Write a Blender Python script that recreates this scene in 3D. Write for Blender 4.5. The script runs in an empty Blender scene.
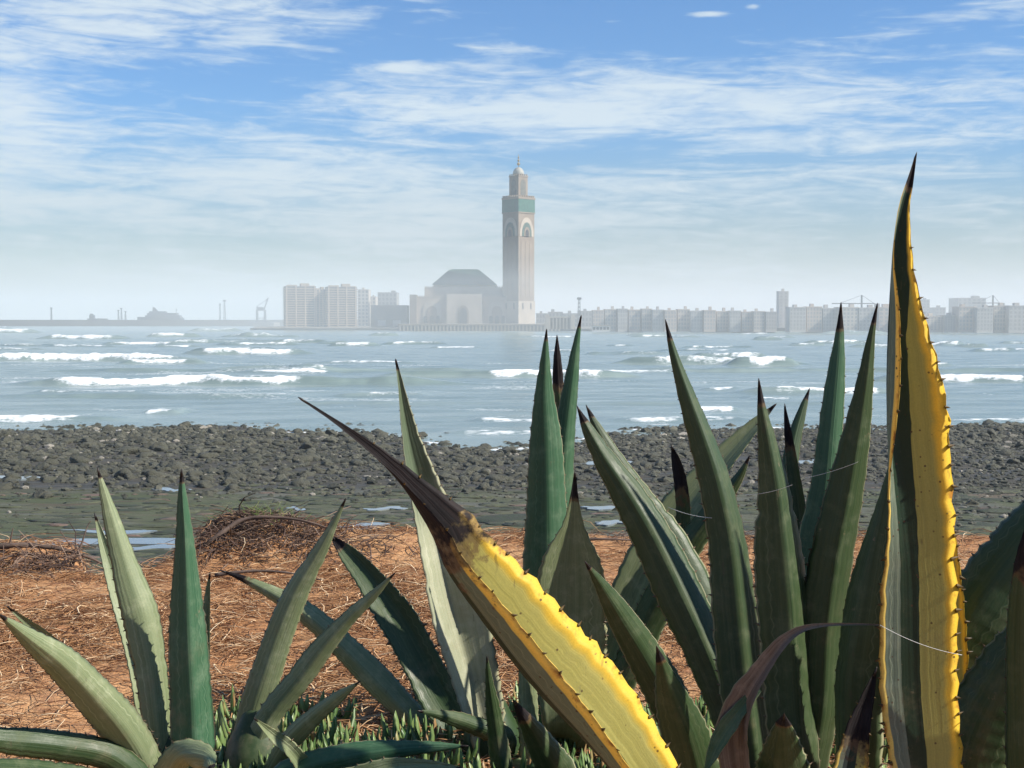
import bpy, bmesh, math, random
import numpy as np
from mathutils import Vector, Matrix

random.seed(7)
rng = np.random.default_rng(7)
S = bpy.context.scene
COL = S.collection
R = math.radians
PI = math.pi

# ------------------------------------------------------------------ camera
F = 1300.0                       # focal length in pixels of the 1024 px wide frame
HOR = 319.0                      # the horizon's row
TH = math.atan((384 - HOR) / F)
EYE = Vector((0, 0, 14.0))
cd = bpy.data.cameras.new('camera')
cam = bpy.data.objects.new('camera', cd)
COL.objects.link(cam)
cd.sensor_width = 36
cd.lens = 36 * F / 1024
cd.clip_start = 0.05
cd.clip_end = 60000
cam.location = EYE
cam.rotation_euler = (PI / 2 - TH, 0, 0)
S.camera = cam

# ------------------------------------------------------------------ sky, sun, exposure
SUN_AZ, SUN_EL = R(104), R(39)
W = bpy.data.worlds.new('World')
S.world = W
W.use_nodes = True
nt = W.node_tree
for n in list(nt.nodes):
    nt.nodes.remove(n)

class NT:
    """tiny node-graph helper"""
    def __init__(s, tree):
        s.t = tree
    def n(s, typ, **kw):
        nd = s.t.nodes.new(typ)
        for k, v in kw.items():
            setattr(nd, k, v)
        return nd
    def put(s, sock, v):
        if isinstance(v, bpy.types.NodeSocket):
            s.t.links.new(v, sock)
        elif v is not None:
            if hasattr(sock, 'default_value') and isinstance(v, (tuple, list)) and len(v) == 3 and sock.type == 'RGBA':
                v = (*v, 1)
            sock.default_value = v
    def math(s, op, a, b=None, c=None, clamp=False):
        nd = s.n('ShaderNodeMath', operation=op, use_clamp=clamp)
        for i, v in enumerate((a, b, c)):
            if v is not None:
                s.put(nd.inputs[i], v)
        return nd.outputs[0]
    def mix(s, f, a, b, mode='MIX'):
        nd = s.n('ShaderNodeMix', data_type='RGBA', blend_type=mode)
        s.put(nd.inputs[0], f); s.put(nd.inputs[6], a); s.put(nd.inputs[7], b)
        return nd.outputs[2]
    def ramp(s, f, lo, hi, a=0.0, b=1.0, smooth=True):
        nd = s.n('ShaderNodeMapRange', interpolation_type='SMOOTHSTEP' if smooth else 'LINEAR')
        s.put(nd.inputs[0], f)
        for i, v in ((1, lo), (2, hi), (3, a), (4, b)):
            s.put(nd.inputs[i], v)
        return nd.outputs[0]
    def noise(s, vec, scale, detail=4, rough=0.55, dist=0.0, out=0):
        nd = s.n('ShaderNodeTexNoise')
        if vec is not None:
            s.put(nd.inputs['Vector'], vec)
        s.put(nd.inputs['Scale'], scale); s.put(nd.inputs['Detail'], detail)
        s.put(nd.inputs['Roughness'], rough); s.put(nd.inputs['Distortion'], dist)
        return nd.outputs[out]
    def scale(s, vec, sc, loc=(0, 0, 0), rot=(0, 0, 0)):
        nd = s.n('ShaderNodeMapping')
        s.put(nd.inputs[0], vec); nd.inputs['Scale'].default_value = sc
        nd.inputs['Location'].default_value = loc; nd.inputs['Rotation'].default_value = rot
        return nd.outputs[0]
    def comb(s, x, y, z=0.0):
        nd = s.n('ShaderNodeCombineXYZ')
        for i, v in enumerate((x, y, z)):
            s.put(nd.inputs[i], v)
        return nd.outputs[0]
    def sep(s, v):
        nd = s.n('ShaderNodeSeparateXYZ'); s.put(nd.inputs[0], v)
        return nd.outputs
    def bump(s, h, strength, dist):
        nd = s.n('ShaderNodeBump')
        nd.inputs['Strength'].default_value = strength; nd.inputs['Distance'].default_value = dist
        s.put(nd.inputs['Height'], h)
        return nd.outputs[0]

g = NT(nt)
sky = g.n('ShaderNodeTexSky', sky_type='NISHITA', sun_disc=False, sun_elevation=SUN_EL, sun_rotation=SUN_AZ,
          altitude=0, air_density=1.0, dust_density=0.6, ozone_density=2.2)
tc = g.n('ShaderNodeTexCoord')
dx, dy, dz = g.sep(tc.outputs['Generated'])
az = g.math('ARCTAN2', dx, dy)
# thin high cloud, laid out by azimuth and elevation on the sky at infinity
v1 = g.comb(g.math('MULTIPLY', az, 5.0), g.math('MULTIPLY', dz, 20.0), 3.1)
v2 = g.comb(g.math('ADD', g.math('MULTIPLY', az, 9.0), g.math('MULTIPLY', dz, 14.0)), g.math('MULTIPLY', dz, 62.0), 7.7)
big = g.noise(v1, 1.0, 7, 0.58, 0.6)
fine = g.noise(v2, 1.6, 7, 0.62, 0.9)
rip = g.noise(g.comb(g.math('SUBTRACT', g.math('MULTIPLY', az, 60.0), g.math('MULTIPLY', dz, 60.0)), g.math('MULTIPLY', dz, 210.0), 1.0), 1.0, 3, 0.5, 0.4)
def blob(px, py, wx, wy):
    a0, z0 = math.atan((px - 512) / F), (HOR - py) / F
    da = g.math('DIVIDE', g.math('SUBTRACT', az, a0), wx / F)
    de = g.math('DIVIDE', g.math('SUBTRACT', dz, z0), wy / F)
    q = g.math('ADD', g.math('MULTIPLY', da, da), g.math('MULTIPLY', de, de))
    return g.math('POWER', 2.718, g.math('MULTIPLY', q, -1.0))
bias = 0.0
for px, py, wx, wy, k in ((704, 29, 26, 4, .34), (611, 33, 18, 3, .25), (400, 75, 38, 5, .22), (520, 58, 50, 5, .16), (748, 24, 9, 3, .2), (130, 25, 190, 45, .22), (-20, 120, 110, 70, .14), (660, 105, 330, 36, .20), (1000, 25, 90, 22, .10), (330, 105, 90, 30, -.06),
                          (690, 20, 260, 34, -.22), (470, 55, 140, 30, -.10), (180, 105, 110, 30, -.05), (250, 175, 300, 50, .13),
                          (560, 215, 700, 45, .10), (700, 165, 280, 9, -.10), (1000, 165, 120, 8, -.07)):
    bias = g.math('ADD', bias, g.math('MULTIPLY', blob(px, py, wx, wy), k))
dens = g.math('ADD', g.math('ADD', g.math('MULTIPLY', big, 0.50), g.math('MULTIPLY', fine, 0.54)), bias)
dens = g.math('ADD', dens, g.math('MULTIPLY', g.math('SUBTRACT', rip, 0.5), 0.14))
cov = g.ramp(dens, 0.48, 0.76, 0.0, 0.90)
# low sky pales into a milky band
low = g.ramp(dz, 0.0, 0.13, 0.62, 0.0)
tint = g.mix(g.ramp(dz, 0.0, 0.17), (0.55, 0.60, 0.56), (0.34, 0.80, 1.24))
skyc = g.mix(1.0, sky.outputs[0], tint, 'MULTIPLY')
CLOUD = (6.0, 6.9, 7.5)
CL = g.mix(g.ramp(dz, 0.0, 0.15), (4.1, 4.75, 4.95), CLOUD)
skyc = g.mix(cov, skyc, CL)
bg = g.n('ShaderNodeBackground')
nt.links.new(skyc, bg.inputs[0])
bg.inputs[1].default_value = 0.07
wo = g.n('ShaderNodeOutputWorld')
nt.links.new(bg.outputs[0], wo.inputs[0])

sl = bpy.data.lights.new('sun', 'SUN')
sl.energy = 5.0
sl.angle = R(0.6)
sl.color = (1.0, 0.93, 0.82)
sun = bpy.data.objects.new('sun', sl)
COL.objects.link(sun)
sdir = Vector((math.sin(SUN_AZ) * math.cos(SUN_EL), math.cos(SUN_AZ) * math.cos(SUN_EL), math.sin(SUN_EL)))
sun.rotation_euler = sdir.to_track_quat('Z', 'Y').to_euler()
sun.location = (40, 10, 60)

S.view_settings.view_transform = 'Standard'
S.view_settings.look = 'None'
S.view_settings.exposure = 0.75
S.view_settings.gamma = 1.0
S.view_settings.use_curve_mapping = False
S.cycles.max_bounces = 8
S.cycles.volume_bounces = 2
S.cycles.use_denoising = True

# ------------------------------------------------------------------ helpers
FWD = Vector((0, math.cos(TH), -math.sin(TH)))
UP = Vector((0, math.sin(TH), math.cos(TH)))
def at(px, py, d):
    """the point seen at pixel (px, py) at distance d along +Y"""
    v = FWD + Vector(((px - 512) / F, 0, 0)) + UP * ((384 - py) / F)
    return EYE + v * (d / v.y)
def xat(px, d):
    return (px - 512) / F * d
def zat(py, d):
    return at(512, py, d).z

def prop(o, label=None, cat=None, group=None, kind=None):
    if label: o['label'] = label
    if cat: o['category'] = cat
    if group: o['group'] = group
    if kind: o['kind'] = kind
    return o
def empty(name, loc, label, cat, group=None, rz=0.0):
    o = bpy.data.objects.new(name, None)
    o.empty_display_size = 0.1
    o.location = loc
    o.rotation_euler = (0, 0, rz)
    COL.objects.link(o)
    return prop(o, label, cat, group)
def link_mesh(name, me, mats=(), parent=None):
    o = bpy.data.objects.new(name, me)
    COL.objects.link(o)
    for m in (mats if isinstance(mats, (list, tuple)) else [mats]):
        me.materials.append(m)
    if parent:
        o.parent = parent
    return o
def np_mesh(name, verts, faces, smooth=False):
    """verts (n,3), faces (m,k) uniform polygon size"""
    me = bpy.data.meshes.new(name)
    verts = np.asarray(verts, np.float32); faces = np.asarray(faces, np.int32)
    k = faces.shape[1]
    me.vertices.add(len(verts)); me.vertices.foreach_set('co', verts.ravel())
    me.loops.add(faces.size); me.loops.foreach_set('vertex_index', faces.ravel())
    me.polygons.add(len(faces))
    me.polygons.foreach_set('loop_start', np.arange(0, faces.size, k, dtype=np.int32))
    me.polygons.foreach_set('loop_total', np.full(len(faces), k, np.int32))
    me.polygons.foreach_set('use_smooth', np.full(len(faces), smooth))
    me.update(calc_edges=True)
    me.validate()
    return me
def vattr(me, name, arr):
    a = me.attributes.new(name, 'FLOAT' if np.ndim(arr) == 1 else 'FLOAT_VECTOR', 'POINT')
    a.data.foreach_set('value' if np.ndim(arr) == 1 else 'vector', np.asarray(arr, np.float32).ravel())

class MB:
    """collects simple solids into one mesh"""
    def __init__(s):
        s.v, s.f = [], []
    def poly(s, vs, fs):
        b = len(s.v)
        s.v += [tuple(v) for v in vs]
        s.f += [tuple(i + b for i in f) for f in fs]
        return s
    def box(s, x0, x1, y0, y1, z0, z1, M=None):
        vs = [Vector((x, y, z)) for z in (z0, z1) for x, y in ((x0, y0), (x1, y0), (x1, y1), (x0, y1))]
        if M is not None: vs = [M @ v for v in vs]
        return s.poly(vs, [(3, 2, 1, 0), (4, 5, 6, 7), (0, 1, 5, 4), (1, 2, 6, 5), (2, 3, 7, 6), (3, 0, 4, 7)])
    def frustum(s, x0, x1, y0, y1, z0, X0, X1, Y0, Y1, z1):
        vs = [(x0, y0, z0), (x1, y0, z0), (x1, y1, z0), (x0, y1, z0), (X0, Y0, z1), (X1, Y0, z1), (X1, Y1, z1), (X0, Y1, z1)]
        return s.poly(vs, [(3, 2, 1, 0), (4, 5, 6, 7), (0, 1, 5, 4), (1, 2, 6, 5), (2, 3, 7, 6), (3, 0, 4, 7)])
    def lathe(s, prof, n=16, c=(0, 0, 0)):
        """prof: list of (r, z)"""
        vs, fs = [], []
        for r, z in prof:
            for i in range(n):
                a = 2 * PI * i / n
                vs.append((c[0] + r * math.cos(a), c[1] + r * math.sin(a), c[2] + z))
        for j in range(len(prof) - 1):
            for i in range(n):
                k = (i + 1) % n
                fs.append((j * n + i, j * n + k, (j + 1) * n + k, (j + 1) * n + i))
        fs.append(tuple(range(n))[::-1]); fs.append(tuple(range((len(prof) - 1) * n, len(prof) * n)))
        return s.poly(vs, fs)
    def beam(s, a, b, w, h=None):
        a, b = Vector(a), Vector(b); h = h or w
        t = (b - a).normalized()
        u = t.cross(Vector((0, 0, 1)))
        u = Vector((1, 0, 0)) if u.length < 1e-4 else u.normalized()
        k = u.cross(t)
        vs = [p + u * (sx * w / 2) + k * (sy * h / 2) for p in (a, b) for sx, sy in ((-1, -1), (1, -1), (1, 1), (-1, 1))]
        return s.poly(vs, [(3, 2, 1, 0), (4, 5, 6, 7), (0, 1, 5, 4), (1, 2, 6, 5), (2, 3, 7, 6), (3, 0, 4, 7)])
    def tube(s, pts, rads, n=6):
        pts = [Vector(p) for p in pts]
        vs, fs = [], []
        m = len(pts)
        u = None
        for i, p in enumerate(pts):
            t = (pts[min(i + 1, m - 1)] - pts[max(i - 1, 0)]).normalized()
            if u is None:
                u = t.cross(Vector((0.3, 0.2, 1))).normalized()
            u = (u - t * u.dot(t)).normalized()
            k = t.cross(u)
            for j in range(n):
                a = 2 * PI * j / n
                vs.append(p + (u * math.cos(a) + k * math.sin(a)) * rads[i])
        for i in range(m - 1):
            for j in range(n):
                q = (j + 1) % n
                fs.append((i * n + j, i * n + q, (i + 1) * n + q, (i + 1) * n + j))
        fs.append(tuple(range(n))[::-1]); fs.append(tuple(range((m - 1) * n, m * n)))
        return s.poly(vs, fs)
    def build(s, name, mat, parent=None, smooth=False):
        me = bpy.data.meshes.new(name)
        me.from_pydata(s.v, [], s.f)
        if smooth:
            me.polygons.foreach_set('use_smooth', np.full(len(me.polygons), True))
        me.update()
        bm = bmesh.new(); bm.from_mesh(me); bmesh.ops.recalc_face_normals(bm, faces=bm.faces); bm.to_mesh(me); bm.free()
        return link_mesh(name, me, mat, parent)

def copy_tree(o, parent=None, loc=None, rz=None):
    kids = list(o.children)
    c = o.copy(); COL.objects.link(c)
    if parent: c.parent = parent
    if loc is not None: c.location = loc
    if rz is not None: c.rotation_euler = (0, 0, rz)
    for k in kids: copy_tree(k, c)
    return c

# value noise for shaping geometry
_perm = rng.random((256, 256)).astype(np.float32)
def vnoise(x, y):
    x = np.asarray(x, float); y = np.asarray(y, float)
    xi = np.floor(x).astype(int); yi = np.floor(y).astype(int)
    fx = x - xi; fy = y - yi
    fx = fx * fx * (3 - 2 * fx); fy = fy * fy * (3 - 2 * fy)
    a = _perm[xi & 255, yi & 255]; b = _perm[(xi + 1) & 255, yi & 255]
    c = _perm[xi & 255, (yi + 1) & 255]; d = _perm[(xi + 1) & 255, (yi + 1) & 255]
    return (a * (1 - fx) + b * fx) * (1 - fy) + (c * (1 - fx) + d * fx) * fy
def fbm(x, y, o=4):
    s = 0; a = 0.5; n = 0
    for i in range(o):
        s = s + a * vnoise(x * 2 ** i + 17.3 * i, y * 2 ** i + 9.1 * i); n += a; a *= 0.5
    return s / n
def sstep(a, b, x):
    t = np.clip((np.asarray(x, float) - a) / (b - a), 0, 1)
    return t * t * (3 - 2 * t)

# ------------------------------------------------------------------ materials
def material(name):
    m = bpy.data.materials.new(name); m.use_nodes = True
    t = m.node_tree
    for n in list(t.nodes): t.nodes.remove(n)
    k = NT(t)
    out = k.n('ShaderNodeOutputMaterial')
    b = k.n('ShaderNodeBsdfPrincipled')
    t.links.new(b.outputs[0], out.inputs[0])
    return m, k, b, out
def plain(name, col, rough=0.8, var=0.25, scale=1.0, bump=0.0, spec=0.3):
    m, k, b, out = material(name)
    geo = k.n('ShaderNodeTexCoord').outputs['Object']
    n = k.noise(geo, scale, 5, 0.6)
    lo = tuple(c * (1 - var) for c in col); hi = tuple(min(1, c * (1 + var)) for c in col)
    k.put(b.inputs['Base Color'], k.mix(k.ramp(n, .3, .7), lo, hi))
    b.inputs['Roughness'].default_value = rough
    b.inputs['Specular IOR Level'].default_value = spec
    if bump: k.put(b.inputs['Normal'], k.bump(n, 0.6, bump))
    return m
# ------------------------------------------------------------------ terrain
def edge_d(x):
    e = 9.55 + 0.5 * (fbm(np.asarray(x) * 0.5 + 40, 3.3 + 0 * np.asarray(x), 3) - .5)
    e = e - 1.5 * np.exp(-((np.asarray(x) + 2.55) / 0.42) ** 2)          # the washed-out notch
    e = e - 0.6 * sstep(-3.0, -3.6, x)
    return e
def ground_z(x, y):
    x = np.asarray(x, float); y = np.asarray(y, float)
    top = 12.4 + 0.10 * (fbm(x * 0.7, y * 0.7, 4) - .5) + 0.05 * (fbm(x * 2.6, y * 2.6, 3) - .5)
    top = top + 0.22 * np.exp(-(((x + 1.85) / 0.55) ** 2 + ((y - 9.1) / 0.6) ** 2)) \
              + 0.08 * np.exp(-(((x + 1.0) / 0.5) ** 2 + ((y - 9.2) / 0.5) ** 2)) \
              + 0.10 * np.exp(-(((x + 3.4) / 0.4) ** 2 + ((y - 8.6) / 0.4) ** 2))
    beach = 1.0 + 0.012 * (99 - np.clip(y, 20, 110))
    sh = shore_d(x)
    beach = np.where(y > 105, 0.93 * (sh - y) / np.maximum(sh - 105, 1) , beach)
    beach = np.where(y > sh, -0.035 * (y - sh), beach)
    beach = np.maximum(beach, -6.0) + 0.25 * (fbm(x * .12, y * .12, 4) - .5) + 0.10 * (fbm(x * .5, y * .9 + 3, 3) - .5)
    # low rocky step where the boulders end
    beach = beach + 0.10 * sstep(97, 99.5, y + 3 * np.sin(x * .07) + 2 * np.sin(x * .19)) * sstep(6, -8, x)
    e = edge_d(x)
    t = np.clip((y - e) / 11.0, 0, 1)
    t = t ** 0.8
    h = top * (1 - t) + beach * t
    return np.where(y < e, top, np.where(y > e + 11, beach, h))
def shore_d(x):
    x = np.asarray(x, float)
    return 161 - 27 * np.exp(-((x + 0) / 11.0) ** 2) + 9 * sstep(12, 40, x) + 3.5 * np.sin(x * .11) + 2.0 * np.sin(x * .31 + 1)

xs = np.concatenate([-np.geomspace(6, 420, 150)[::-1], np.linspace(-6, 6, 150)[1:-1], np.geomspace(6, 420, 150)])
ys = np.concatenate([np.linspace(-25, 2, 12), np.linspace(2.2, 11.5, 160), np.linspace(11.7, 24, 25), np.linspace(25, 210, 300), np.geomspace(215, 520, 12)])
X, Y = np.meshgrid(xs, ys)
Z = ground_z(X, Y)
ny, nx = X.shape
idx = np.arange(nx * ny).reshape(ny, nx)
fc = np.stack([idx[:-1, :-1], idx[:-1, 1:], idx[1:, 1:], idx[1:, :-1]], -1).reshape(-1, 4)
me = np_mesh('ground', np.stack([X, Y, Z], -1).reshape(-1, 3), fc, True)

m, k, b, out = material('ground')
P = k.n('ShaderNodeNewGeometry').outputs['Position']
px_, py_, pz_ = k.sep(P)
n1 = k.noise(P, 1.3, 5, .6); n2 = k.noise(P, 9.0, 5, .65); n3 = k.noise(P, 60.0, 4, .7)
soil = k.mix(k.ramp(n1, .35, .65), (.37, .18, .076), (.47, .265, .125))
soil = k.mix(k.ramp(n2, .45, .75), soil, (.22, .095, .05))
soil = k.mix(k.ramp(n3, .5, .75, 0, .6), soil, (.44, .26, .15))
# wave-cut flat: olive weed, grey rock, brown stains in bands along the shore
fl = k.scale(P, (.06, .22, 1))
a1 = k.noise(fl, 1.0, 6, .62, .8); a2 = k.noise(k.scale(P, (.5, 1.6, 1)), 1.0, 5, .65)
flat = k.mix(k.ramp(a1, .38, .62), (.06, .072, .034), (.10, .095, .065))
flat = k.mix(k.ramp(a2, .5, .7), flat, (.03, .03, .02))
flat = k.mix(k.ramp(k.noise(k.scale(P, (.11, .35, 1), (5, 3, 0)), 1.0, 5, .6), .55, .7, 0, .8), flat, (.085, .05, .038))
stone = k.mix(k.ramp(a2, .35, .65), (.03, .03, .022), (.07, .062, .048))
base = k.mix(k.ramp(py_, 95, 101), flat, stone)
col = k.mix(k.ramp(pz_, 10.4, 12.0), base, soil)
k.put(b.inputs['Base Color'], col)
wet = k.ramp(a1, .48, .56, .85, .55)
k.put(b.inputs['Roughness'], k.mix(k.ramp(pz_, 3, 8), wet, (.95, .95, .95)))
b.inputs['Specular IOR Level'].default_value = .3
hb = k.math('ADD', k.math('MULTIPLY', n2, .035), k.math('MULTIPLY', n3, .010))
hb = k.math('ADD', hb, k.math('MULTIPLY', k.math('MULTIPLY', a2, .25), k.ramp(pz_, 8, 3)))
k.put(b.inputs['Normal'], k.bump(hb, 1.0, 1.0))
prop(link_mesh('ground', me, m), 'red soil bluff falling to a dark weedy rock flat', None, None, 'structure')

# tide pools left on the flat: thin water sheets following real outlines
mpool, k, b, out = material('pool_water')
b.inputs['Base Color'].default_value = (.16, .18, .18, 1); b.inputs['Roughness'].default_value = .12
k.put(b.inputs['Normal'], k.bump(k.noise(k.n('ShaderNodeNewGeometry').outputs['Position'], 2.5, 3, .5), .05, .02))
def pool(px, py, wpx, hpx, seed):
    c = at(px, py, 1.0) - EYE
    z0 = 1.25
    for _ in range(4):
        d = (z0 - 14.0) / (c.z)
        z0 = float(ground_z(c.x * d, d)) + .04
    rx = wpx / F * d / 2; ry = hpx / 2 * d * d / (F * 12.8)
    r = random.Random(seed)
    ph = [r.uniform(0, 6.28) for _ in range(5)]
    vs = []
    N = 48
    for i in range(N):
        t = 2 * PI * i / N
        q = 1 + .22 * math.sin(2 * t + ph[0]) + .16 * math.sin(3 * t + ph[1]) + .12 * math.sin(7 * t + ph[2]) + .08 * math.sin(11 * t + ph[3])
        vs.append((c.x * d + rx * q * math.cos(t), d + ry * q * math.sin(t) + .5 * math.sin(ph[4] + 3 * math.cos(t)), 0))
    mb = MB(); mb.poly([(x, y, z0 + .05) for x, y, _ in vs] + [(x, y, z0 - .25) for x, y, _ in vs],
                       [tuple(range(N))] + [(i, i + N, (i + 1) % N + N, (i + 1) % N) for i in range(N)])
    o = mb.build('tide_pool', mpool)
    prop(o, None, None, 'tide pools on the rock flat', 'structure')
for i, a in enumerate(((10, 478, 52, 4), (85, 543, 165, 9), (110, 532, 90, 3), (358, 527, 60, 5), (170, 490, 34, 3), (385, 509, 34, 3), (612, 523, 34, 4), (600, 508, 40, 3),
                       (296, 509, 18, 2), (150, 548, 60, 4), (610, 463, 50, 5), (820, 462, 70, 4))):
    pool(*a, i + 3)

# ------------------------------------------------------------------ sea
cols = np.linspace(-.66, .66, 420)
rows = np.concatenate([np.arange(126, 420, .8), np.arange(420, 1500, 2.4), np.geomspace(1500, 14000, 110)])
T, Y = np.meshgrid(cols, rows)
X = T * Y
Zs = .10 * np.sin(Y * .55 + X * .12) + .07 * np.sin(Y * .9 - X * .22 + 2) + .22 * (fbm(X * .05, Y * .16, 4) - .5) * 2 * sstep(140, 260, Y) + .10 * (fbm(X * .3, Y * .6, 3) - .5)
Zs *= sstep(125, 190, Y) * .8 + .2
foam = np.zeros_like(X)
def wave(x0, x1, py, hpx, foam0=None, foam1=None, strong=1.0, seed=0):
    """a breaker whose foot is at the distance of row py; x range in pixels at that distance"""
    global Zs, foam
    d = 14 * F / (py - HOR); h = hpx * d / F
    rws = np.where((Y[:, 0] > d - 40) & (Y[:, 0] < d + 60))[0]
    if not len(rws): return
    sl_ = slice(rws[0], rws[-1] + 1)
    x, y = X[sl_], Y[sl_]
    ax, bx = xat(x0, d), xat(x1, d)
    w = bx - ax
    e = sstep(ax - .10 * w, ax + .15 * w, x) * sstep(bx + .10 * w, bx - .15 * w, x)
    yc = d + 5 * (fbm(x * .03 + seed, seed + 0 * x, 3) - .5) * min(4, d / 120) + 1.5 * (fbm(x * .25 + seed, seed + .5 + 0 * x, 2) - .5)
    amp = h * (.55 + .8 * fbm(x * .09 + seed * 3, 5 + seed + 0 * x, 3))
    dy = y - yc
    p = np.where(dy < 0, np.exp(-(dy / 1.8) ** 2), np.exp(-(dy / max(7, h * 4)) ** 2))
    Zs[sl_] += e * amp * p
    if foam0 is not None:
        fa, fb = xat(foam0, d), xat(foam1, d); fw = fb - fa
        ef = sstep(fa - .05 * fw, fa + .10 * fw, x) * sstep(fb + .05 * fw, fb - .10 * fw, x)
        ef = ef * sstep(.20, .46, fbm(x * (30 / d) + seed * 2, 7 + seed + 0 * x, 4) + (.34 if seed < 14 else .12) * strong)
        wd = 1.2 + 3.0 * vnoise(x * .22 + seed, 3 + 0 * x)
        f = np.where(dy < 0, np.exp(-(dy / wd) ** 2), np.exp(-(dy / (.8 + .5 * h)) ** 2))
        f = np.maximum(f, .42 * np.exp(-((dy - 5) / 7) ** 2) * fbm(x * .3 + seed, y * .3, 3) * 1.9)
        lump = fbm(x * .9 + seed, y * .9, 3)
        Zs[sl_] += ef * f * h * .30 * (lump - .35)
        foam[sl_] = np.maximum(foam[sl_], strong * ef * f * (.30 + 1.25 * lump))
WV = [(30, 450, 385, 9, 55, 305, 1.1), (-90, 200, 361, 8, -90, 186, 1.1), (185, 310, 354, 6, 200, 297, 1.0), (120, 205, 364, 5, 128, 186, .9),
      (-60, 40, 333, 4, -60, 32, 1.0), (40, 130, 339, 4, 48, 118, .9), (150, 200, 337, 4, 152, 186, 1.0), (270, 330, 343, 4, 280, 318, .7), (330, 380, 346, 4, 335, 372, 1.0),
      (380, 640, 377, 7, 488, 606, 1.0), (620, 800, 364, 7, 650, 792, .7), (730, 800, 366, 9, 748, 788, 1.1), (690, 770, 358, 5, 700, 762, .8),
      (880, 1100, 382, 8, 925, 1022, 1.1), (740, 900, 393, 6, 770, 880, 1.0), (-60, 120, 421, 5, -60, 82, .9), (140, 180, 414, 5, 146, 170, .9),
      (470, 560, 421, 3, 478, 545, .75), (600, 760, 421, 3, 620, 740, .7), (690, 740, 411, 4, 695, 735, 1.0), (440, 600, 434, 3, 460, 560, .6), (930, 1100, 422, 3, 940, 1060, .6),
      (-30, 300, 398, 4, None, None, 0), (300, 900, 404, 3, None, None, 0), (60, 500, 372, 4, None, None, 0), (640, 1100, 372, 4, None, None, 0)]
for i, wv in enumerate(WV):
    wave(*wv, seed=i * 1.7 + 2)
r = random.Random(5)
for i in range(80):
    py = r.uniform(329.5, 352) if i < 62 else r.uniform(352, 400)
    x0 = r.uniform(-160, 1150); w = r.uniform(10, 70) * (.6 + (py - 329) / 40)
    wave(x0 - 8, x0 + w + 8, py, r.uniform(1.6, 3.6), x0, x0 + w, r.uniform(.45, 1.0), seed=i * 2.3 + 90)
# thin wash along the waterline and drifting lace
sd = shore_d(X)
wash = np.exp(-((Y - sd - 3) / 5.0) ** 2) * sstep(.52, .72, fbm(X * .12, Y * .35, 4)) * .9
lace = sstep(.56, .78, fbm(X * .035 + 11, Y * .10 + 4, 5)) * sstep(150, 200, Y) * sstep(900, 300, Y) * .46
foam = np.maximum(foam, np.maximum(wash, lace))
ny, nx = X.shape
idx = np.arange(nx * ny).reshape(ny, nx)
fc = np.stack([idx[:-1, :-1], idx[:-1, 1:], idx[1:, 1:], idx[1:, :-1]], -1).reshape(-1, 4)
me = np_mesh('sea', np.stack([X, Y, Zs], -1).reshape(-1, 3), fc, True)
vattr(me, 'foam', foam.ravel())
m, k, b, out = material('sea_water')
P = k.n('ShaderNodeNewGeometry').outputs['Position']
at_ = k.n('ShaderNodeAttribute', attribute_name='foam').outputs['Fac']
fn = k.noise(k.scale(P, (.9, 1.4, 1.4)), 1.0, 6, .7)
fm = k.ramp(k.math('ADD', at_, k.math('MULTIPLY', k.math('SUBTRACT', fn, .5), 1.3)), .34, .78)
k.put(b.inputs['Base Color'], k.mix(fm, k.mix(k.ramp(k.noise(k.scale(P, (.012, .05, 1)), 1, 4, .6), .4, .65), (.17, .225, .215), (.22, .275, .26)), (.72, .74, .75)))
k.put(b.inputs['Roughness'], k.mix(fm, (.22, .22, .22), (.9, .9, .9)))
b.inputs['IOR'].default_value = 1.33
h1 = k.noise(k.scale(P, (.16, .55, .5)), 1.0, 5, .62, .3); h2 = k.noise(k.scale(P, (.9, 2.2, 1)), 1.0, 4, .6)
k.put(b.inputs['Normal'], k.bump(k.math('ADD', k.math('MULTIPLY', h1, .75), k.math('MULTIPLY', h2, .16)), .32, 1.0))
prop(link_mesh('sea', me, m), 'grey-green sea with rows of white breakers', None, None, 'structure')

# ------------------------------------------------------------------ boulders on the shore
mrock, k, b, out = material('shore_rock')
tcn = k.n('ShaderNodeTexCoord').outputs['Object']
P = k.n('ShaderNodeNewGeometry').outputs['Position']
rn = k.n('ShaderNodeTexWhiteNoise', noise_dimensions='1D')
k.put(rn.inputs['W'], k.n('ShaderNodeNewGeometry').outputs['Random Per Island'])
base = k.mix(rn.outputs['Value'], (.024, .026, .016), (.12, .115, .08))
base = k.mix(k.ramp(k.noise(P, 1.7, 5, .65), .5, .7, 0, .7), base, (.055, .06, .03))
base = k.mix(k.ramp(rn.outputs['Value'], .965, .985), base, (.30, .27, .22))
k.put(b.inputs['Base Color'], base)
b.inputs['Roughness'].default_value = .7
k.put(b.inputs['Normal'], k.bump(k.noise(P, 5.0, 6, .75), 1.0, .25))
def ico(sub):
    bm = bmesh.new(); bmesh.ops.create_icosphere(bm, subdivisions=sub, radius=1)
    v = np.array([x.co[:] for x in bm.verts]); f = np.array([[q.index for q in p.verts] for p in bm.faces]); bm.free()
    return v, f
def rock_shape(sub, seed):
    v, f = ico(sub)
    q = np.random.default_rng(seed)
    # random cutting planes make flat, angular faces
    for _ in range(9):
        n = q.normal(size=3); n /= np.linalg.norm(n); c = q.uniform(.55, .88)
        over = np.clip(v @ n - c, 0, None)
        v = v - over[:, None] * n
    v += .05 * q.normal(size=v.shape)
    v *= np.array([q.uniform(.9, 1.3), q.uniform(.8, 1.1), q.uniform(.5, .75)])
    return v, f
N = 46000
rx_ = rng.uniform(-95, 95, N); ry_ = rng.uniform(78, 176, N)
sh = shore_d(rx_)
rr = np.clip(np.exp(rng.normal(-1.4, .5, N)), .10, 1.0)
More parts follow.
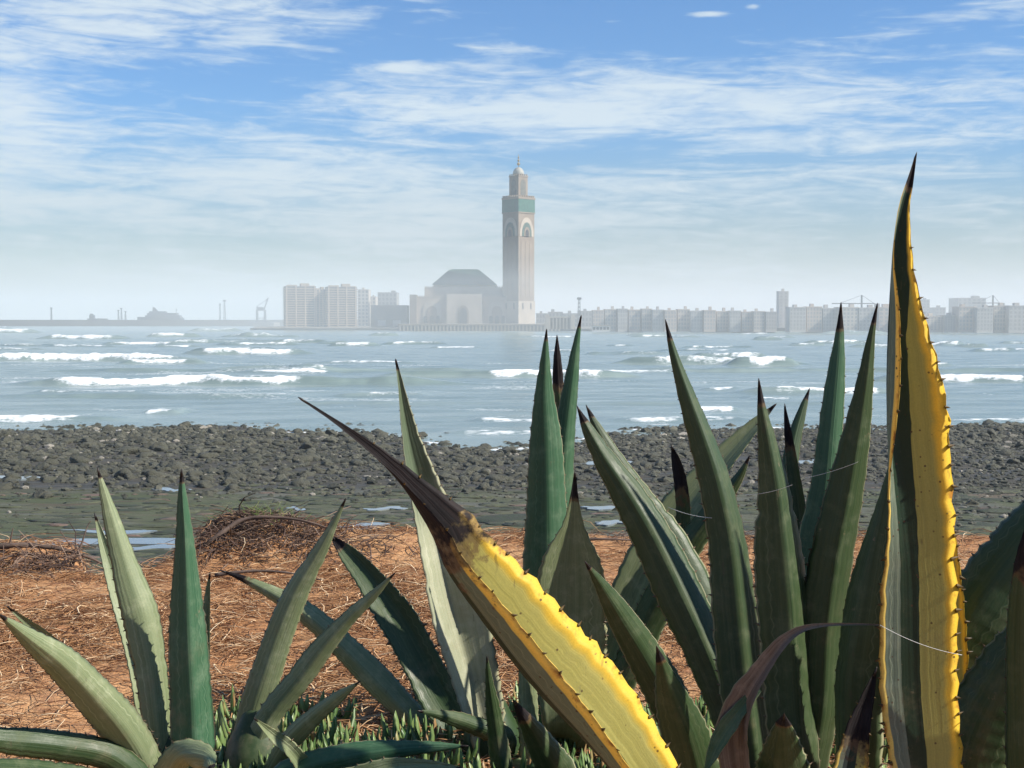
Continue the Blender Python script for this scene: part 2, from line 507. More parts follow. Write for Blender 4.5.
clus = fbm(rx_ * .12 + 5, ry_ * .12, 3)
pr = sstep(96, 101, ry_ + 3 * np.sin(rx_ * .07) + 2 * np.sin(rx_ * .19) + 21 * sstep(8, 30, rx_)) * sstep(sh + 16, sh - 6, ry_ + 22 * (fbm(rx_ * .09 + 9, ry_ * .15, 3) - .5))
pr = np.maximum(pr, .55 * sstep(82, 100, ry_) ** 2)
pr = np.maximum(pr, .05 * (ry_ > 80))
pr *= .45 + 1.1 * sstep(.35, .6, clus)
keep = (rng.random(N) < pr) & (np.abs(rx_) < .58 * ry_)
rx_, ry_, rr = rx_[keep], ry_[keep], rr[keep]
rr *= np.where(rx_ > 20, .82, 1.0) * (.55 + .45 * sstep(84, 104, ry_))
rz_ = ground_z(rx_, ry_) + rr * .08
vis = np.where(np.abs(rx_ / ry_) < .40, rr / ry_, 0)
order = np.argsort(-vis)
bigs, rest = order[:300], order[300:]
protos = []
for i in range(10):
    v, f = rock_shape(3, 100 + i)
    protos.append(np_mesh('boulder', v, f, True)); protos[-1].materials.append(mrock)
pale = plain('pale_rock', (.36, .33, .27), .8, .25, 2.0, .05)
for n_, i in enumerate(bigs):
    o = bpy.data.objects.new('boulder', protos[n_ % 10]); COL.objects.link(o)
    s_ = float(rr[i])
    o.location = (rx_[i], ry_[i], rz_[i]); o.scale = (s_, s_, s_)
    o.rotation_euler = (rng.normal(0, .2), rng.normal(0, .2), rng.uniform(0, 6.28))
    prop(o, 'one of the larger dark weathered boulders lying on the rocky shore', 'boulder', 'larger boulders along the rocky shore')
sv = []; sf = []; off = 0
shapes = [rock_shape(1, 300 + i) for i in range(12)]
for n_, i in enumerate(rest):
    v, f = shapes[n_ % 12]
    a = rng.uniform(0, 6.28); c, s_ = math.cos(a), math.sin(a)
    q = v * rr[i]
    sv.append(np.stack([q[:, 0] * c - q[:, 1] * s_ + rx_[i], q[:, 0] * s_ + q[:, 1] * c + ry_[i], q[:, 2] + rz_[i]], -1)); sf.append(f + off); off += len(v)
me = np_mesh('shore_rubble', np.concatenate(sv), np.concatenate(sf), False)
prop(link_mesh('shore_rubble', me, mrock), 'mass of smaller dark stones strewn between the boulders', 'rubble', None, 'stuff')

# low weedy rock plates that break up the flat into ledges
N = 5200
lx = rng.uniform(-60, 60, N); ly = rng.uniform(60, 101, N)
kp = (np.abs(lx) < .6 * ly) & (rng.random(N) < .25 + .9 * sstep(.42, .6, fbm(lx * .08 + 2, ly * .25, 4)))
lx, ly = lx[kp], ly[kp]
lz = ground_z(lx, ly)
plates = [rock_shape(2, 500 + i) for i in range(10)]
sv = []; sf = []; off = 0
for i in range(len(lx)):
    v, f = plates[i % 10]
    s_ = math.exp(rng.normal(-.75, .55))
    q = v * np.array([s_ * 1.5, s_ * .9, .04 + .10 * rng.random()])
    sv.append(q + np.array([lx[i], ly[i], lz[i]])); sf.append(f + off); off += len(v)
mplate, k, b, out = material('weedy_plate')
P = k.n('ShaderNodeNewGeometry').outputs['Position']
rn = k.n('ShaderNodeNewGeometry').outputs['Random Per Island']
c_ = k.mix(k.ramp(rn, .2, .8), (.028, .038, .014), (.078, .084, .036))
c_ = k.mix(k.ramp(k.noise(P, 3.0, 5, .7), .48, .65), c_, (.028, .022, .016))
c_ = k.mix(k.ramp(rn, .90, .96), c_, (.13, .085, .06))
k.put(b.inputs['Base Color'], c_); b.inputs['Roughness'].default_value = .75
k.put(b.inputs['Normal'], k.bump(k.noise(P, 6, 5, .7), .9, .12))
prop(link_mesh('rock_plates', np_mesh('rock_plates', np.concatenate(sv), np.concatenate(sf), True), mplate), 'low weed-covered rock plates breaking up the flat', 'rock shelf', None, 'stuff')
# ------------------------------------------------------------------ far coast
mcoast = plain('coast_ground', (.16, .145, .12), .9, .3, .02)
mcream = plain('cream_stone', (.225, .18, .14), .85, .12, .05)
mhall = plain('hall_stone', (.35, .285, .225), .85, .12, .05)
mpalest = plain('pale_plaster', (.37, .315, .255), .85, .12, .05)
mgreyw = plain('grey_plaster', (.19, .178, .165), .85, .15, .05)
mpinkw = plain('pinkish_plaster', (.205, .16, .125), .85, .15, .05)
mtile = plain('green_roof_tile', (.035, .085, .068), .5, .2, .2)
mdark = plain('dark_opening', (.05, .05, .055), .4, .2, .3)
msteel = plain('dark_steel', (.07, .075, .085), .6, .2, .3)
mwhite = plain('ship_white', (.5, .48, .45), .6, .1, .1)

mb = MB()
pts = [(-330, 1640), (-120, 1585), (-40, 1545), (40, 1530), (110, 1430), (300, 1330), (520, 1290), (900, 1240), (1500, 1190)]
nP = len(pts)
vs = []
for x, y in pts: vs += [(x, y, -3), (x, y, 2.6), (x + 5, y + 14, 3.6), (x * 1.6, 9000, 5)]
fs = []
for i in range(nP - 1):
    for j in range(3):
        fs.append((i * 4 + j, (i + 1) * 4 + j, (i + 1) * 4 + j + 1, i * 4 + j + 1))
mb.poly(vs, fs)
prop(mb.build('coast', mcoast), 'low far shore carrying the city', None, None, 'structure')
mb = MB()
mb.frustum(-1250, -230, 2560, 2600, -4, -1246, -232, 2566, 2594, 12.3)
prop(mb.build('breakwater', plain('breakwater_concrete', (.07, .07, .07), .9, .2, .05)), 'long dark harbour breakwater along the horizon under the ship', 'breakwater')

def arch_pts(w, h, spring, n=10, horseshoe=0.0):
    """outline of a pointed arch, foot centre at the origin, in x-z"""
    pts = [(-w / 2, 0), (w / 2, 0), (w / 2, spring)]
    for i in range(1, n):
        t = i / n
        pts.append((w / 2 * (1 - t ** 1.7) , spring + (h - spring) * math.sin(t * PI / 2) ** .9))
    pts.append((0, h))
    pts += [(-x, z) for x, z in pts[2:-1]][::-1]
    return pts
def slab(outline, y0, y1, M=None):
    """prism of an x-z outline from y0 (front) to y1"""
    n = len(outline)
    vs = [Vector((x, y0, z)) for x, z in outline] + [Vector((x, y1, z)) for x, z in outline]
    if M is not None: vs = [M @ v for v in vs]
    mb = MB()
    return mb.poly(vs, [tuple(range(n)), tuple(range(n, 2 * n))[::-1]] + [(i, i + n, (i + 1) % n + n, (i + 1) % n) for i in range(n)])

def crenel(x0, x1, n, z, h, y0, y1, M=None):
    o = [(x0, z - .02), (x1, z - .02)]
    s_ = (x1 - x0) / n
    for i in range(n - 1, -1, -1):
        a = x0 + i * s_
        o += [(a + s_, z + .3), (a + s_ * .78, z + .3), (a + s_ * .78, z + h), (a + s_ * .22, z + h), (a + s_ * .22, z + .3)]
    o.append((x0, z + .3))
    return slab(o, y0, y1, M)
# ---- the minaret, a square tower set corner-on to the viewer
DM = 1587.0
c = at(518.5, 324, DM); gz = 4.0
SC = DM / F
def mz(py): return zat(py, DM) - gz
mt = empty('minaret', (c.x, DM + 18, gz), 'tall square minaret with a green tiled band and a small lantern on top', 'minaret', None, R(45))
SIDE = 27.6; hs = SIDE / 2
tb = mz(211.6); tt = mz(198.6)
mb = MB(); mb.box(-hs, hs, -hs, hs, 0, tb); mb.build('shaft', mcream, mt)
mb = MB(); mb.box(-hs - .7, hs + .7, -hs - .7, hs + .7, 0, mz(301)); mb.build('base', mpalest, mt)
mb = MB(); mb.box(-hs - .5, hs + .5, -hs - .5, hs + .5, tb, tt); mb.build('tile_band', plain('turquoise_tile', (.05, .125, .10), .4, .15, .3), mt)
mb = MB(); mb.box(-hs - .9, hs + .9, -hs - .9, hs + .9, tt, tt + 2.2); mb.box(-hs - .8, hs + .8, -hs - .8, hs + .8, tb - 1.3, tb); mb.build('cornice', mcream, mt)
mb = MB()
for k_ in range(4):
    Mr = Matrix.Rotation(k_ * PI / 2, 4, 'Z')
    crenel(-hs, hs, 9, tt + 2.2, 2.4, -hs - .8, -hs + .3, Mr).build('battlement', mcream, mt)
for k_ in range(4):
    Mr = Matrix.Rotation(k_ * PI / 2, 4, 'Z')
    p = MB()
    for x0, x1, z0, z1 in ((-hs * .80, hs * .80, mz(300), mz(236)), ):
        p.box(x0, x1, -hs - .25, -hs + .2, z0, z1, Mr)
    p.build('facade_panel', mpinkw, mt)
    for i in range(3):
        x = (i - 1) * hs * .52
        slab([(a + x, b_ + mz(296)) for a, b_ in arch_pts(hs * .36, mz(240) - mz(296), (mz(240) - mz(296)) * .82)], -hs - .5, -hs - .1, Mr).build('blind_arch', mcream, mt)
    hA = mz(217) - mz(236)
    slab([(a, b_ + mz(236)) for a, b_ in arch_pts(SIDE * .86, hA, hA * .15)], -hs - .5, -hs + .2, Mr).build('arch_surround', mpalest, mt)
    o = slab([(a, b_ + mz(236)) for a, b_ in arch_pts(SIDE * .60, hA * .74, hA * .12)], -hs - .8, -hs + .2, Mr).build('arch_panel', plain('arch_tile', (.07, .11, .095), .6, .2, .2), mt)
    slab([(a, b_ + mz(236)) for a, b_ in arch_pts(SIDE * .34, hA * .50, hA * .2)], -hs - 1.1, -hs + .2, Mr).build('arch_rim', mcream, mt)
    slab([(a, b_ + mz(236)) for a, b_ in arch_pts(SIDE * .20, hA * .36, hA * .16)], -hs - 1.4, -hs + .2, Mr).build('window', mdark, mt)
    for sx in (-1, 1):
        p = MB(); p.box(sx * hs * .5 - 1.0, sx * hs * .5 + 1.0, -hs - .95, -hs, mz(309), mz(303), Mr); p.build('window', mdark, mt)
lh = 8.0
l0, l1 = tt + 2.2, mz(174.5)
lant = MB().box(-lh, lh, -lh, lh, l0, l1).build('lantern', mcream, mt)
for k_ in range(4):
    Mr = Matrix.Rotation(k_ * PI / 2, 4, 'Z')
    o = slab([(a, b_ + l0 + 3) for a, b_ in arch_pts(lh * 1.1, (l1 - l0) * .72, (l1 - l0) * .5)], -lh - .25, -lh + .1, Mr).build('arch_panel', plain('lantern_panel', (.11, .11, .095), .6, .2, .2), lant)
mb = MB()
mb.box(-lh - .5, lh + .5, -lh - .5, lh + .5, l1 - 1.5, l1)
for k_ in range(4):
    Mr = Matrix.Rotation(k_ * PI / 2, 4, 'Z')
    for i in range(5):
        x = -lh + (i + .5) * lh * 2 / 5
        mb.box(x - .8, x + .8, -lh - .45, -lh + .3, l1, l1 + 2.0, Mr)
mb.build('parapet', mcream, lant)
dr = 7.0
mb = MB().lathe([(dr * .9, l1), (dr, l1 + 2.2)] + [(dr * math.cos(a * PI / 16), l1 + 2.2 + dr * 1.25 * math.sin(a * PI / 16)) for a in range(1, 8)] + [(.3, l1 + 2.2 + dr * 1.27)], 24)
dome = mb.build('dome', plain('dome_tile', (.30, .29, .25), .6, .15, .3), mt, True)
f0 = l1 + 2.2 + dr * 1.25; f1 = mz(152)
prof = [(.35, f0)]
for zc, rb in ((.24, 1.9), (.50, 1.4), (.72, 1.0)):
    z = f0 + (f1 - f0) * zc
    prof += [(.4, z - rb * 1.05)] + [(rb * math.cos(a) + .1, z + rb * math.sin(a)) for a in (-1.2, -.6, 0, .6, 1.2)] + [(.4, z + rb * 1.05)]
prof.append((.12, f1))
MB().lathe(prof, 10).build('finial', plain('brass', (.25, .17, .06), .35, .1, 1), mt, True)

# ---- the prayer hall
hall = empty('mosque', (xat(463, 1600), 1600, gz), 'broad cream mosque hall with a green hipped roof and arched portal', 'mosque')
DH = 1600.0
def hx(px, d=DH): return xat(px, d) - hall.location.x
def hz(py, d=DH): return zat(py, d) - gz
mb = MB(); mb.box(hx(410), hx(514), 0, 170, 0, hz(297)); mb.build('wall', mhall, hall)
mb = MB(); mb.box(hx(424), hx(503), 12, 160, hz(297), hz(287.5)); mb.build('upper_wall', mhall, hall)
mb = MB(); mb.box(hx(410), hx(417), -3, 6, 0, hz(294.6)); mb.build('corner_tower', mpinkw, hall)
mb = MB()
for x0, x1, y, z in ((410, 514, -.4, hz(297)), (424, 503, 11.6, hz(287.5))):
    crenel(hx(x0), hx(x1), int((x1 - x0) / 2.2), z, 1.8, y, y + 1.2).build('parapet', mhall, hall)
mb = MB(); mb.frustum(hx(431), hx(497), 16, 156, hz(287.5), hx(434), hx(494), 22, 150, hz(284))
mb.build('roof_eaves', mhall, hall)
mb = MB(); mb.frustum(hx(431.5), hx(496.5), 16, 156, hz(284.4) + .2, hx(447.5), hx(478), 50, 120, hz(268.5)); mb.box(hx(449), hx(477), 54, 116, hz(268.5), hz(267.6))
roof = mb.build('roof', mtile, hall)
mb = MB()
for i in range(27):
    t = i / 26
    mb.beam((hx(431.5) + t * (hx(496.5) - hx(431.5)), 15.9, hz(284.4) + .3), (hx(447.5) + t * (hx(478) - hx(447.5)), 49.9, hz(268.5) + .1), .5)
mb.build('roof_rib', mtile, roof)
mb = MB(); mb.box(hx(447), hx(482), -6, 1, 0, hz(294)); mb.build('portal', mpalest, hall)
slab([(a + hx(463.5), b_) for a, b_ in arch_pts(13.5, hz(305.5), hz(313))], -6.6, -5.7).build('door_surround', mpinkw, hall)
slab([(a + hx(463.5), b_) for a, b_ in arch_pts(9.5, hz(308), hz(314))], -7.0, -5.7).build('door', mdark, hall)
for pc in (432, 497):
    slab([(a + hx(pc), b_) for a, b_ in arch_pts(22, hz(301), hz(310))], -.8, .2).build('arch_panel', mpalest, hall)
    slab([(a + hx(pc), b_) for a, b_ in arch_pts(13, hz(306), hz(312))], -1.2, .2).build('arch_rim', mpinkw, hall)
    for q in (-1, 0, 1):
        slab([(a + hx(pc) + q * 7.5, b_) for a, b_ in arch_pts(4.4, hz(315.5), hz(318))], -1.6, .2).build('door', mdark, hall)
# sea wall of pillars under the mosque
sw = empty('sea_wall', (0, 1505, -2), 'long pale sea wall of narrow pillars below the mosque', 'sea wall')
MB().box(xat(398, 1505), xat(566, 1505), 6, 80, 0, 8.5).build('wall', mgreyw, sw)
MB().box(xat(398, 1505), xat(566, 1505), -1, 80, 8.5, 10.2).build('deck', mcream, sw)
pm = MB().box(-.9, .9, -.5, 6.2, 0, 8.5).build('pillar', mpalest, sw)
n = 46
for i in range(n):
    o = pm if i == 0 else copy_tree(pm, sw)
    o.location.x = xat(399, 1505) + (i + .4) * (xat(565, 1505) - xat(399, 1505)) / n

# ---- apartment blocks
_winmesh = {}
def block(px0, px1, ytop, d, depth, floors, colsn, mat, label, z0=3.0, group=None, wmat=None, bands=False, parapet=True, rz=0.0, name='apartment_block', roofbox=True):
    w = (px1 - px0) / F * d
    h = zat(ytop, d) - z0
    root = empty(name, (xat((px0 + px1) / 2, d), d, z0), label, 'building', group, rz)
    MB().box(-w / 2, w / 2, 0, depth, -2, h).build('wall', mat, root)
    if parapet: MB().box(-w / 2 - .3, w / 2 + .3, -.3, depth + .3, h, h + 1.0).build('parapet', mat, root)
    if roofbox:
        q = random.Random(int(px0 * 7 + ytop))
        a = q.uniform(-.3, .2) * w
        MB().box(a, a + w * .22, depth * .3, depth * .6, h + 1.0, h + 1.0 + q.uniform(2, 3.6)).build('roof_hut', mat, root)
    fh = h / floors
    if bands:
        bm_ = MB().box(-w / 2 - 1.3, w / 2 + 1.3, -1.6, depth + 1.6, 0, fh * .38).build('balcony', bands, root)
        for i in range(floors):
            o = bm_ if i == 0 else copy_tree(bm_, root)
            o.location.z = i * fh + fh * .1
    if colsn:
        cw = w / colsn
        wm = MB().box(-cw * .27, cw * .27, -.12, .3, fh * .22, fh * .82).build('window', wmat or mdark, root)
        first = True
        for i in range(floors):
            for j in range(colsn):
                o = wm if first else copy_tree(wm, root)
                first = False
                o.location = (-w / 2 + (j + .5) * cw, 0, i * fh)
    return root
mrowa = plain('hazy_cream_plaster', (.50, .44, .38), .85, .12, .05)  # row plasters lightened: part of the haze is put into their colour
mrowb = plain('hazy_grey_plaster', (.44, .41, .38), .85, .12, .05)
mrowc = plain('hazy_pink_plaster', (.48, .40, .34), .85, .12, .05)
mrwin = plain('haze_paled_window', (.32, .30, .28), .6, .2, .3)  # window tone paled to imitate haze over the far row
mband = plain('balcony_plaster', (.36, .285, .22), .85, .12, .1)
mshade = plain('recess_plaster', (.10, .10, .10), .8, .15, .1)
def stepped_tower(px0, px1, ytop, d, label):
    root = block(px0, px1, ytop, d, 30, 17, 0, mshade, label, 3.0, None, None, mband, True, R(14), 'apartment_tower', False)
    w = (px1 - px0) / F * d; h = zat(ytop, d) - 3
    for a, b_, e in ((-.42, -.1, 3), (.02, .3, 5), (.33, .47, 2)):
        MB().box(a * w, b_ * w, 4, 22, h + .9, h + e).build('roof_hut', mband, root)
    for q in (-.46, -.15, .15, .46):
        MB().box(q * w - .8, q * w + .8, -2.0, 1, 0, h + 1.4).build('wall_fin', mband, root)
    return root
stepped_tower(286, 316, 287, 1700, 'broad balconied apartment tower nearest the port crane')
stepped_tower(316, 327, 290.5, 1715, 'slim balconied tower squeezed between the two broad balconied towers')
stepped_tower(328, 357, 287.5, 1700, 'broad balconied apartment tower beside the low white building')
block(358, 369, 290, 1960, 30, 10, 3, mpalest, 'faint white tower block rising behind the balconied towers')
block(369, 376, 297, 1985, 30, 8, 2, mpalest, 'short pale block tucked behind the grey flat-topped block')
block(378, 397, 293, 1930, 40, 8, 5, mgreyw, 'grey flat-topped block between the towers and the mosque')
lb = block(371, 407, 306, 1640, 40, 2, 0, mgreyw, 'low long building with two large white panels beside the mosque', roofbox=False)
for q in (-14, 5):
    MB().box(q, q + 10, -.3, .4, 2.5, 9.5).build('wall_panel', mwhite, lb)

# long row of housing along the right shore
row = [(592, 604, 311), (604, 617, 310), (617, 628, 309.5), (628, 641, 310.5), (641, 652, 309.5), (652, 664, 310.5), (664, 677, 311), (677, 690, 310), (690, 703, 311.5),
       (703, 716, 311), (716, 729, 312), (729, 741, 311.5), (741, 753, 312.5), (753, 765, 312), (765, 777, 312.5)]
q = random.Random(3)
for i, (a, b_, y) in enumerate(row):
    block(a + .6, b_ - .6, y, 1345 - i * 3 + q.uniform(-6, 6), 16, 5, 4, (mrowc, mrowa, mrowb)[i % 3], 'pale hazy block in the even terrace between the mosque and the slim tower', 3.0, wmat=mrwin, group=
          'even terrace of housing along the far shore', name='terrace_block')
row2 = [(789, 806, 308), (806, 822, 307.5), (822, 838, 309), (838, 858, 308), (858, 878, 308.5), (878, 905, 308), (905, 926, 312), (926, 944, 317), (944, 958, 316),
        (958, 976, 307.5), (976, 993, 308.5), (993, 1008, 306.5), (1008, 1030, 306.5), (1030, 1060, 309), (1060, 1095, 305), (1095, 1130, 310)]
for i, (a, b_, y) in enumerate(row2):
    block(a + .4, b_ - .4, y, 1275 - i * 4 + q.uniform(-8, 8), 20, 6, 5, (mrowb, mrowc, mrowb, mrowa)[i % 4], 'taller hazy block of the uneven waterfront beyond the slim tower', 3.0, wmat=mrwin, group=
          'uneven blocks of the far waterfront', name='waterfront_block')
block(778.5, 788, 292, 1400, 14, 12, 2, mrowb, 'slim lone tower standing above the far terrace', 3.0, None, mrwin, name='apartment_tower')
block(957, 985, 298.5, 1900, 40, 9, 6, mgreyw, 'large faint block looming behind the far waterfront', 3.0)
block(935, 945, 308, 1950, 30, 6, 3, mgreyw, 'small faint block behind the gap in the waterfront', 3.0)
block(922, 929, 300, 2000, 30, 9, 2, mgreyw, 'thin faint tower almost lost in haze behind the waterfront', 3.0)
for a, b_, y in ((536, 548, 314), (548, 563, 312.5), (563, 578, 314), (578, 592, 311.5)):
    block(a + .3, b_ - .3, y, 1720, 20, 3, 4, mgreyw, 'low faint block showing over the pavilion beside the minaret', 3.0, 'low blocks behind the pavilion')
# little colonnaded pavilion and a white kiosk
pv = empty('pavilion', (xat(560, 1420), 1420, 3), 'white colonnaded pavilion between the minaret and the terrace', 'pavilion')
wv = xat(575, 1420) - xat(546, 1420); hv = zat(316.5, 1420) - 3
MB().box(-wv / 2, wv / 2, 6, 16, 0, hv - 1.5).build('wall', mpinkw, pv)
MB().box(-wv / 2 - 1, wv / 2 + 1, -1, 17, hv - 1.5, hv).build('roof', mpalest, pv)
cm_ = MB().box(-.7, .7, -.6, .8, 0, hv - 1.5).build('column', mpalest, pv)
for i in range(9):
    o = cm_ if i == 0 else copy_tree(cm_, pv)
    o.location.x = -wv / 2 + .8 + i * (wv - 1.6) / 8
for sx in (-1, 1):
    MB().box(sx * (wv / 2 - 2) - 2.2, sx * (wv / 2 - 2) + 2.2, -1.6, 5, 0, hv + 2.2).build('end_tower', mpalest, pv)
ks = empty('kiosk', (xat(601, 1310), 1310, 2.2), 'low white shed at the water edge below the terrace', 'shed')
MB().box(-9, 9, 0, 8, -1, 5).build('wall', mwhite, ks)
MB().box(-9.6, 9.6, -.8, 8.6, 5, 5.7).build('roof', mpalest, ks)
w_ = MB().box(-1.2, 1.2, -.1, .2, 1, 3.6).build('window', mdark, ks)
for i in range(5):
    o = w_ if i == 0 else copy_tree(w_, ks)
    o.location.x = -7 + i * 3.5
# breakwater wall of the right shore
MBw = MB()
pts2 = [(112, 1422), (300, 1322), (520, 1282), (900, 1232), (1500, 1182)]
for (x0, y0), (x1, y1) in zip(pts2, pts2[1:]):
    MBw.beam((x0, y0, 1.6), (x1, y1, 1.6), 3.0, 6.5)
prop(MBw.build('shore_wall', mgreyw), 'grey wall running along the far waterfront at the water line', 'sea wall')

# ---- masts, cranes, ship
def lattice(px, ytop, d, label, w=2.2, z0=4, name='lattice_mast'):
    root = empty(name, (xat(px, d), d, z0), label, 'mast')
    h = zat(ytop, d) - z0
    mb = MB()
    for sx in (-1, 1):
        for sy in (-1, 1):
            mb.beam((sx * w / 2, sy * w / 2, 0), (sx * w / 4, sy * w / 4, h), .55)
    for i in range(8):
        z = i * h / 8; z1 = (i + 1) * h / 8; a = w / 2 - w / 4 * i / 8
        for sx in (-1, 1):
            mb.beam((sx * a, -a, z), (-sx * a, -a, z1), .3)
            mb.beam((-a, sx * a, z), (-a, -sx * a, z1), .3)
    mb.build('frame', msteel, root)
    MB().box(-w * .8, w * .8, -w * .8, w * .8, h * .93, h).build('platform', msteel, root)
    return root
lattice(579, 297.5, 1440, 'thin lattice mast rising above the terrace near the pavilion', 3.0)
lattice(52, 307.5, 2580, 'lone thin mast on the far end of the breakwater', 2.4, 10)
for px, y, t in ((119, 310, 'first'), (122, 308, 'second'), (126, 311, 'third')):
    lattice(px, y, 2585, {'first': 'short mast just astern of the ship, beside the tallest of three', 'second': 'tallest of three masts standing astern of the ship', 'third': 'short mast closest to the stern of the ship'}[t], 2.4, 10)
lattice(220.5, 303.5, 2585, 'thinner of the two tall masts between ship and port crane', 2.2, 10)
lattice(225, 300, 2585, 'taller of the two masts between ship and port crane', 3.2, 10)
# port crane
pc = empty('port_crane', (xat(262, 2300), 2300, 4), 'spindly harbour crane with a raised boom at the end of the breakwater', 'crane')
pz = zat(310, 2300) - 4
mb = MB()
for x in (-8, 6):
    for y in (-6, 6):
        mb.beam((x, y, 0), (x, y, pz), 1.6)
mb.box(-9, 7, -7, 7, pz - 1.2, pz); mb.beam((-8, -6, pz * .45), (6, -6, pz * .45), 1.0); mb.beam((-8, -6, 0), (6, -6, pz * .45), .8)
mb.build('portal_frame', msteel, pc)
mb = MB(); mb.beam((-8, 0, pz), (-8, 0, pz * 1.25), 1.6); mb.beam((4, 0, pz), (12, 0, pz * 1.85), 1.8); mb.beam((-8, 0, pz * 1.25), (12, 0, pz * 1.8), .7); mb.beam((12, 0, pz * 1.85), (6, 0, pz * 1.55), .8)
mb.build('boom', msteel, pc)
MB().box(-6, 3, -4, 4, pz, pz + 5).build('machine_house', msteel, pc)
MB().box(xat(256, 2290) , xat(276, 2290), -20, 40, -6, 8).build('quay', mgreyw)
bpy.data.objects['quay']['label'] = 'dark quay block under the harbour crane'; bpy.data.objects['quay']['category'] = 'quay'
bpy.data.objects['quay'].location.y = 2290
# tower cranes over the right shore
def tower_crane(px, yj, d, l0_, l1_, label):
    root = empty('tower_crane', (xat(px, d), d, 4), label, 'crane')
    h = zat(yj, d) - 4
    mb = MB(); mb.beam((0, 0, 0), (0, 0, h + 9), 1.5); mb.build('mast', msteel, root)
    mb = MB(); mb.beam((l0_, 0, h), (l1_, 0, h), 1.0); mb.beam((0, 0, h + 9), (l1_ * .7, 0, h + .5), .35); mb.beam((0, 0, h + 9), (l0_ * .9, 0, h + .5), .35); mb.build('jib', msteel, root)
    MB().box(l0_, l0_ + 5, -1.5, 1.5, h - 4, h).build('counterweight', mgreyw, root)
tower_crane(861, 303.5, 1400, 14, -32, 'tower crane with a long level jib above the waterfront')
tower_crane(992, 303, 1500, 8, -24, 'small tower crane beside the large faint block')
# the ship
sp = empty('ship', (xat(161, 2700), 2700, 0), 'distant grey passenger ship with one funnel lying behind the breakwater', 'ship')
L = 96.0
mb = MB()
prof = [(-.5, .5), (-.44, .9), (-.2, 1), (.2, 1), (.38, .75), (.5, .05)]
vs = []
for t, wd in prof:
    x = -t * L
    vs += [(x, -8 * wd, -1), (x, -9 * wd, 17 + 3 * max(0, t)), (x, 9 * wd, 17 + 3 * max(0, t)), (x, 8 * wd, -1)]
fs = []
for i in range(len(prof) - 1):
    for j in range(4):
        fs.append((i * 4 + j, i * 4 + (j + 1) % 4, (i + 1) * 4 + (j + 1) % 4, (i + 1) * 4 + j))
fs += [(0, 1, 2, 3), tuple(range(len(vs) - 4, len(vs)))]
mb.poly(vs, fs).build('hull', msteel, sp)
mship = plain('ship_grey', (.10, .11, .13), .6, .1, .1)
sup = MB().box(-30, 42, -8, 8, 17, 22).box(-26, 36, -7.5, 7.5, 22, 26.5).box(-22, 12, -7, 7, 26.5, 30).build('superstructure', mship, sp)
wm = MB().box(-26, 34, -7.7, -7.3, 23.3, 24.8).box(-28, 40, -8.2, -7.8, 18.5, 20).build('window', mdark, sup)
MB().poly([(-16, -3, 30), (-5, -3, 30), (-5, 3, 30), (-16, 3, 30), (-15.5, -2, 39), (-11, -2, 37), (-11, 2, 37), (-15.5, 2, 39)],
          [(0, 1, 5, 4), (1, 2, 6, 5), (2, 3, 7, 6), (3, 0, 4, 7), (4, 5, 6, 7), (3, 2, 1, 0)]).build('funnel', msteel, sp)
mb = MB(); mb.beam((33, 0, 26), (33, 0, 36), .8); mb.beam((30, 0, 33), (36, 0, 33), .5); mb.build('mast', msteel, sp)
tg = empty('harbour_tug', (xat(98, 2700), 2700, 0), 'small dark vessel low on the horizon at the breakwater', 'boat')
mb = MB().frustum(-16, 16, -4, 4, -1, -20, 20, -5, 5, 15).build('hull', msteel, tg)
MB().box(-16, -6, -4, 4, 15, 22).box(-15, -9, -3, 3, 22, 25).build('cabin', msteel, tg)

# ---- the sea air
bpy.context.view_layer.update()
m = bpy.data.materials.new('haze'); m.use_nodes = True
t = m.node_tree
for n in list(t.nodes): t.nodes.remove(n)
k = NT(t); out = k.n('ShaderNodeOutputMaterial'); v = k.n('ShaderNodeVolumePrincipled')
v.inputs['Color'].default_value = (.84, .89, .91, 1)
v.inputs['Density'].default_value = 0.00019
v.inputs['Anisotropy'].default_value = 0.0
t.links.new(v.outputs[0], out.inputs['Volume'])
o = MB().box(-9800, 9800, -60, 14300, -8, 232).build('haze', m)
prop(o, 'thin salt haze hanging over the sea and far city', None, None, 'stuff')

# spray drifting low over the far surf
m2 = bpy.data.materials.new('sea_spray'); m2.use_nodes = True
t = m2.node_tree
for n in list(t.nodes): t.nodes.remove(n)
k = NT(t); out = k.n('ShaderNodeOutputMaterial'); v = k.n('ShaderNodeVolumePrincipled')
v.inputs['Color'].default_value = (.86, .90, .91, 1)
v.inputs['Density'].default_value = 0.00046
v.inputs['Anisotropy'].default_value = 0.0
t.links.new(v.outputs[0], out.inputs['Volume'])
o = MB().box(-430, 5000, 760, 9500, -6, 62).build('sea_spray', m2)
prop(o, 'white sea mist lying low over the far surf and the city', None, None, 'stuff')
